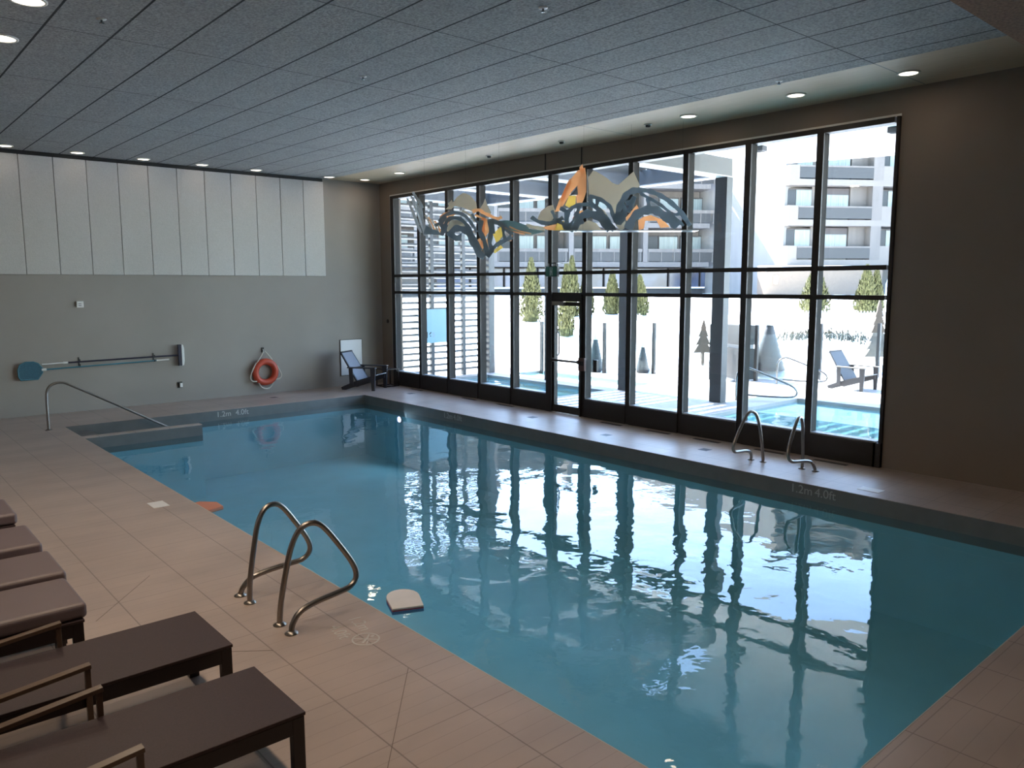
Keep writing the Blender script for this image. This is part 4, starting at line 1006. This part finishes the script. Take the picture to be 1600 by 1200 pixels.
pd = hbx(MB(), -1.9, 6.5, -1.2, 0, .5, 3.5).build('podium_wall', mat('beige_concrete', (.16, .118, .085), .85, noise=.06), t, w=True)
hbx(MB(), -1.9, 6.6, -1.3, 0, 3.5, 3.66).build('snow_coping', 'snow', pd, w=True)
lt = thing('wall_lamp', 'white wall lamp on the shaded podium wall of the tower', 'lamp', tuple(HM @ Vector((-1.2, -1.25, 2.7))))
hbx(MB(), -1.32, -1.08, -1.34, -1.2, 2.45, 3.0).build('lamp_body', 'white', lt, w=True)
q = MB(); hbx(q, 6.6, 16, -6, -1, .6, 3.0)
tag(q.build('snow_mound', 'snow', bevel=.6), 'big white snow pile at the foot of the tower, far right', 'snow pile')
# left wing, set back
t = thing('hotel_wing', 'long shaded hotel wing with rows of dark balconies behind the pergola', 'building', tuple(HO + HU*-14 + HV*8))
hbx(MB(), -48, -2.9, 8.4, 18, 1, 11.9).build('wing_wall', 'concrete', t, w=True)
PW2 = 2.88
for k in range(3):
    zs = 3.86 + PW2*k
    hbx(MB(), -48, -2.8, 6.4, 8.5, zs-.13, zs+.23).build('floor_slab', 'wingslab', t, w=True)
    for j in range(7):
        u0 = -7.95 - 5.65*j
        hbx(MB(), u0, u0+.36, 6.4, 8.5, zs+.2, zs+PW2-.1).build('fin_wall', 'wingslab', t, w=True)
        rl = MB(); hbx(rl, u0+.4, u0+5.6, 6.42, 6.47, zs+.96, zs+1.2)
        for i in range(6): hbx(rl, u0+.4+1.0*i, u0+.46+1.0*i, 6.42, 6.47, zs+.2, zs+.98)
        rlo = rl.build('balcony_rail', 'concrete', t, w=True)
        hbx(MB(), u0+.42, u0+5.58, 6.46, 6.48, zs+.28, zs+.95).build('rail_panel', 'railing', rlo, w=True)
        for i, (ua, ub, mm) in enumerate(((u0+.6, u0+1.7, 'darkglass'), (u0+1.85, u0+3.3, 'curtain'), (u0+3.6, u0+5.2, 'curtain'))):
            fo = hbx(MB(), ua-.06, ub+.06, 8.28, 8.4, zs+.2, zs+2.3).build('window', 'winframe', t, w=True)
            hbx(MB(), ua, ub, 8.25, 8.29, zs+.25, zs+2.2).build('pane', mm, fo, w=True)
for j in range(9):
    u0 = -8.0 - 2.55*(j-2)
    fo = hbx(MB(), u0, u0+2.45, 7.8, 8.4, 2.13, 3.66).build('shop_window', 'winframe', t, w=True)
    hbx(MB(), u0+.06, u0+2.39, 7.75, 7.8, 2.24, 3.6).build('pane', 'shopglass', fo, w=True)
hbx(MB(), -48, -2.8, 7.5, 8.4, .9, 2.2).build('plinth', 'railing', t, w=True)
hbx(MB(), -48, -2.8, 7.1, 7.6, 2.13, 2.24).build('snow_ledge', 'snow', t, w=True)

# ------------------------------------------------------------------ light
W = bpy.data.worlds.new('sky'); SC.world = W; W.use_nodes = True
nt = W.node_tree; bg = nt.nodes['Background']; sk = nt.nodes.new('ShaderNodeTexSky'); sk.sky_type = 'NISHITA'
sk.sun_disc = False; sk.sun_elevation = math.radians(50); sk.sun_rotation = math.radians(0); sk.air_density = 1.0; sk.dust_density = .6; sk.ozone_density = 1.5
nt.links.new(sk.outputs[0], bg.inputs[0]); bg.inputs[1].default_value = SKY
L = bpy.data.lights.new('sun', 'SUN'); L.energy = SUN; L.angle = math.radians(.6); L.color = (1.0, .96, .90)
so = bpy.data.objects.new('sun', L); COL.objects.link(so)
so.rotation_euler = Vector((-.02, -.695, -.72)).to_track_quat('-Z', 'Y').to_euler(); so.location = (0, 60, 80)
L = bpy.data.lights.new('window_portal', 'AREA'); L.shape = 'RECTANGLE'; L.size = 12.0; L.size_y = 4.3
po = bpy.data.objects.new('window_portal', L); COL.objects.link(po); po.location = (10.72, 10.5, 2.45)
po.rotation_euler = Vector((-1, 0, 0)).to_track_quat('-Z', 'Z').to_euler(); L.cycles.is_portal = True

# ------------------------------------------------------------------ camera
cam = bpy.data.cameras.new('camera'); cam.sensor_fit = 'HORIZONTAL'; cam.sensor_width = 36.0
cam.lens = 36.0*1223.767/1600; cam.clip_start = .05; cam.clip_end = 500
co = bpy.data.objects.new('camera', cam); COL.objects.link(co)
yaw, pit, rol = math.radians(41.07807), math.radians(-7.24783), math.radians(-.12357)
fw = Vector((math.sin(yaw)*math.cos(pit), math.cos(yaw)*math.cos(pit), math.sin(pit)))
rr = Vector((math.cos(yaw), -math.sin(yaw), 0)); uu = rr.cross(fw)
r2 = rr*math.cos(rol) + uu*math.sin(rol); u2 = uu*math.cos(rol) - rr*math.sin(rol)
mt = Matrix((r2, u2, -fw)).transposed().to_4x4(); mt.translation = (0, 0, 2.45)
co.matrix_world = mt; SC.camera = co
SC.view_settings.view_transform = 'Standard'; SC.view_settings.look = 'None'; SC.view_settings.gamma = 1.0
SC.view_settings.exposure = EXPOSURE; SC.view_settings.use_curve_mapping = False
cy = SC.cycles
cy.use_denoising = True; cy.max_bounces = 10; cy.diffuse_bounces = 5; cy.glossy_bounces = 4; cy.transmission_bounces = 4; cy.transparent_max_bounces = 24
cy.sample_clamp_indirect = 12; cy.caustics_reflective = False; cy.caustics_refractive = False
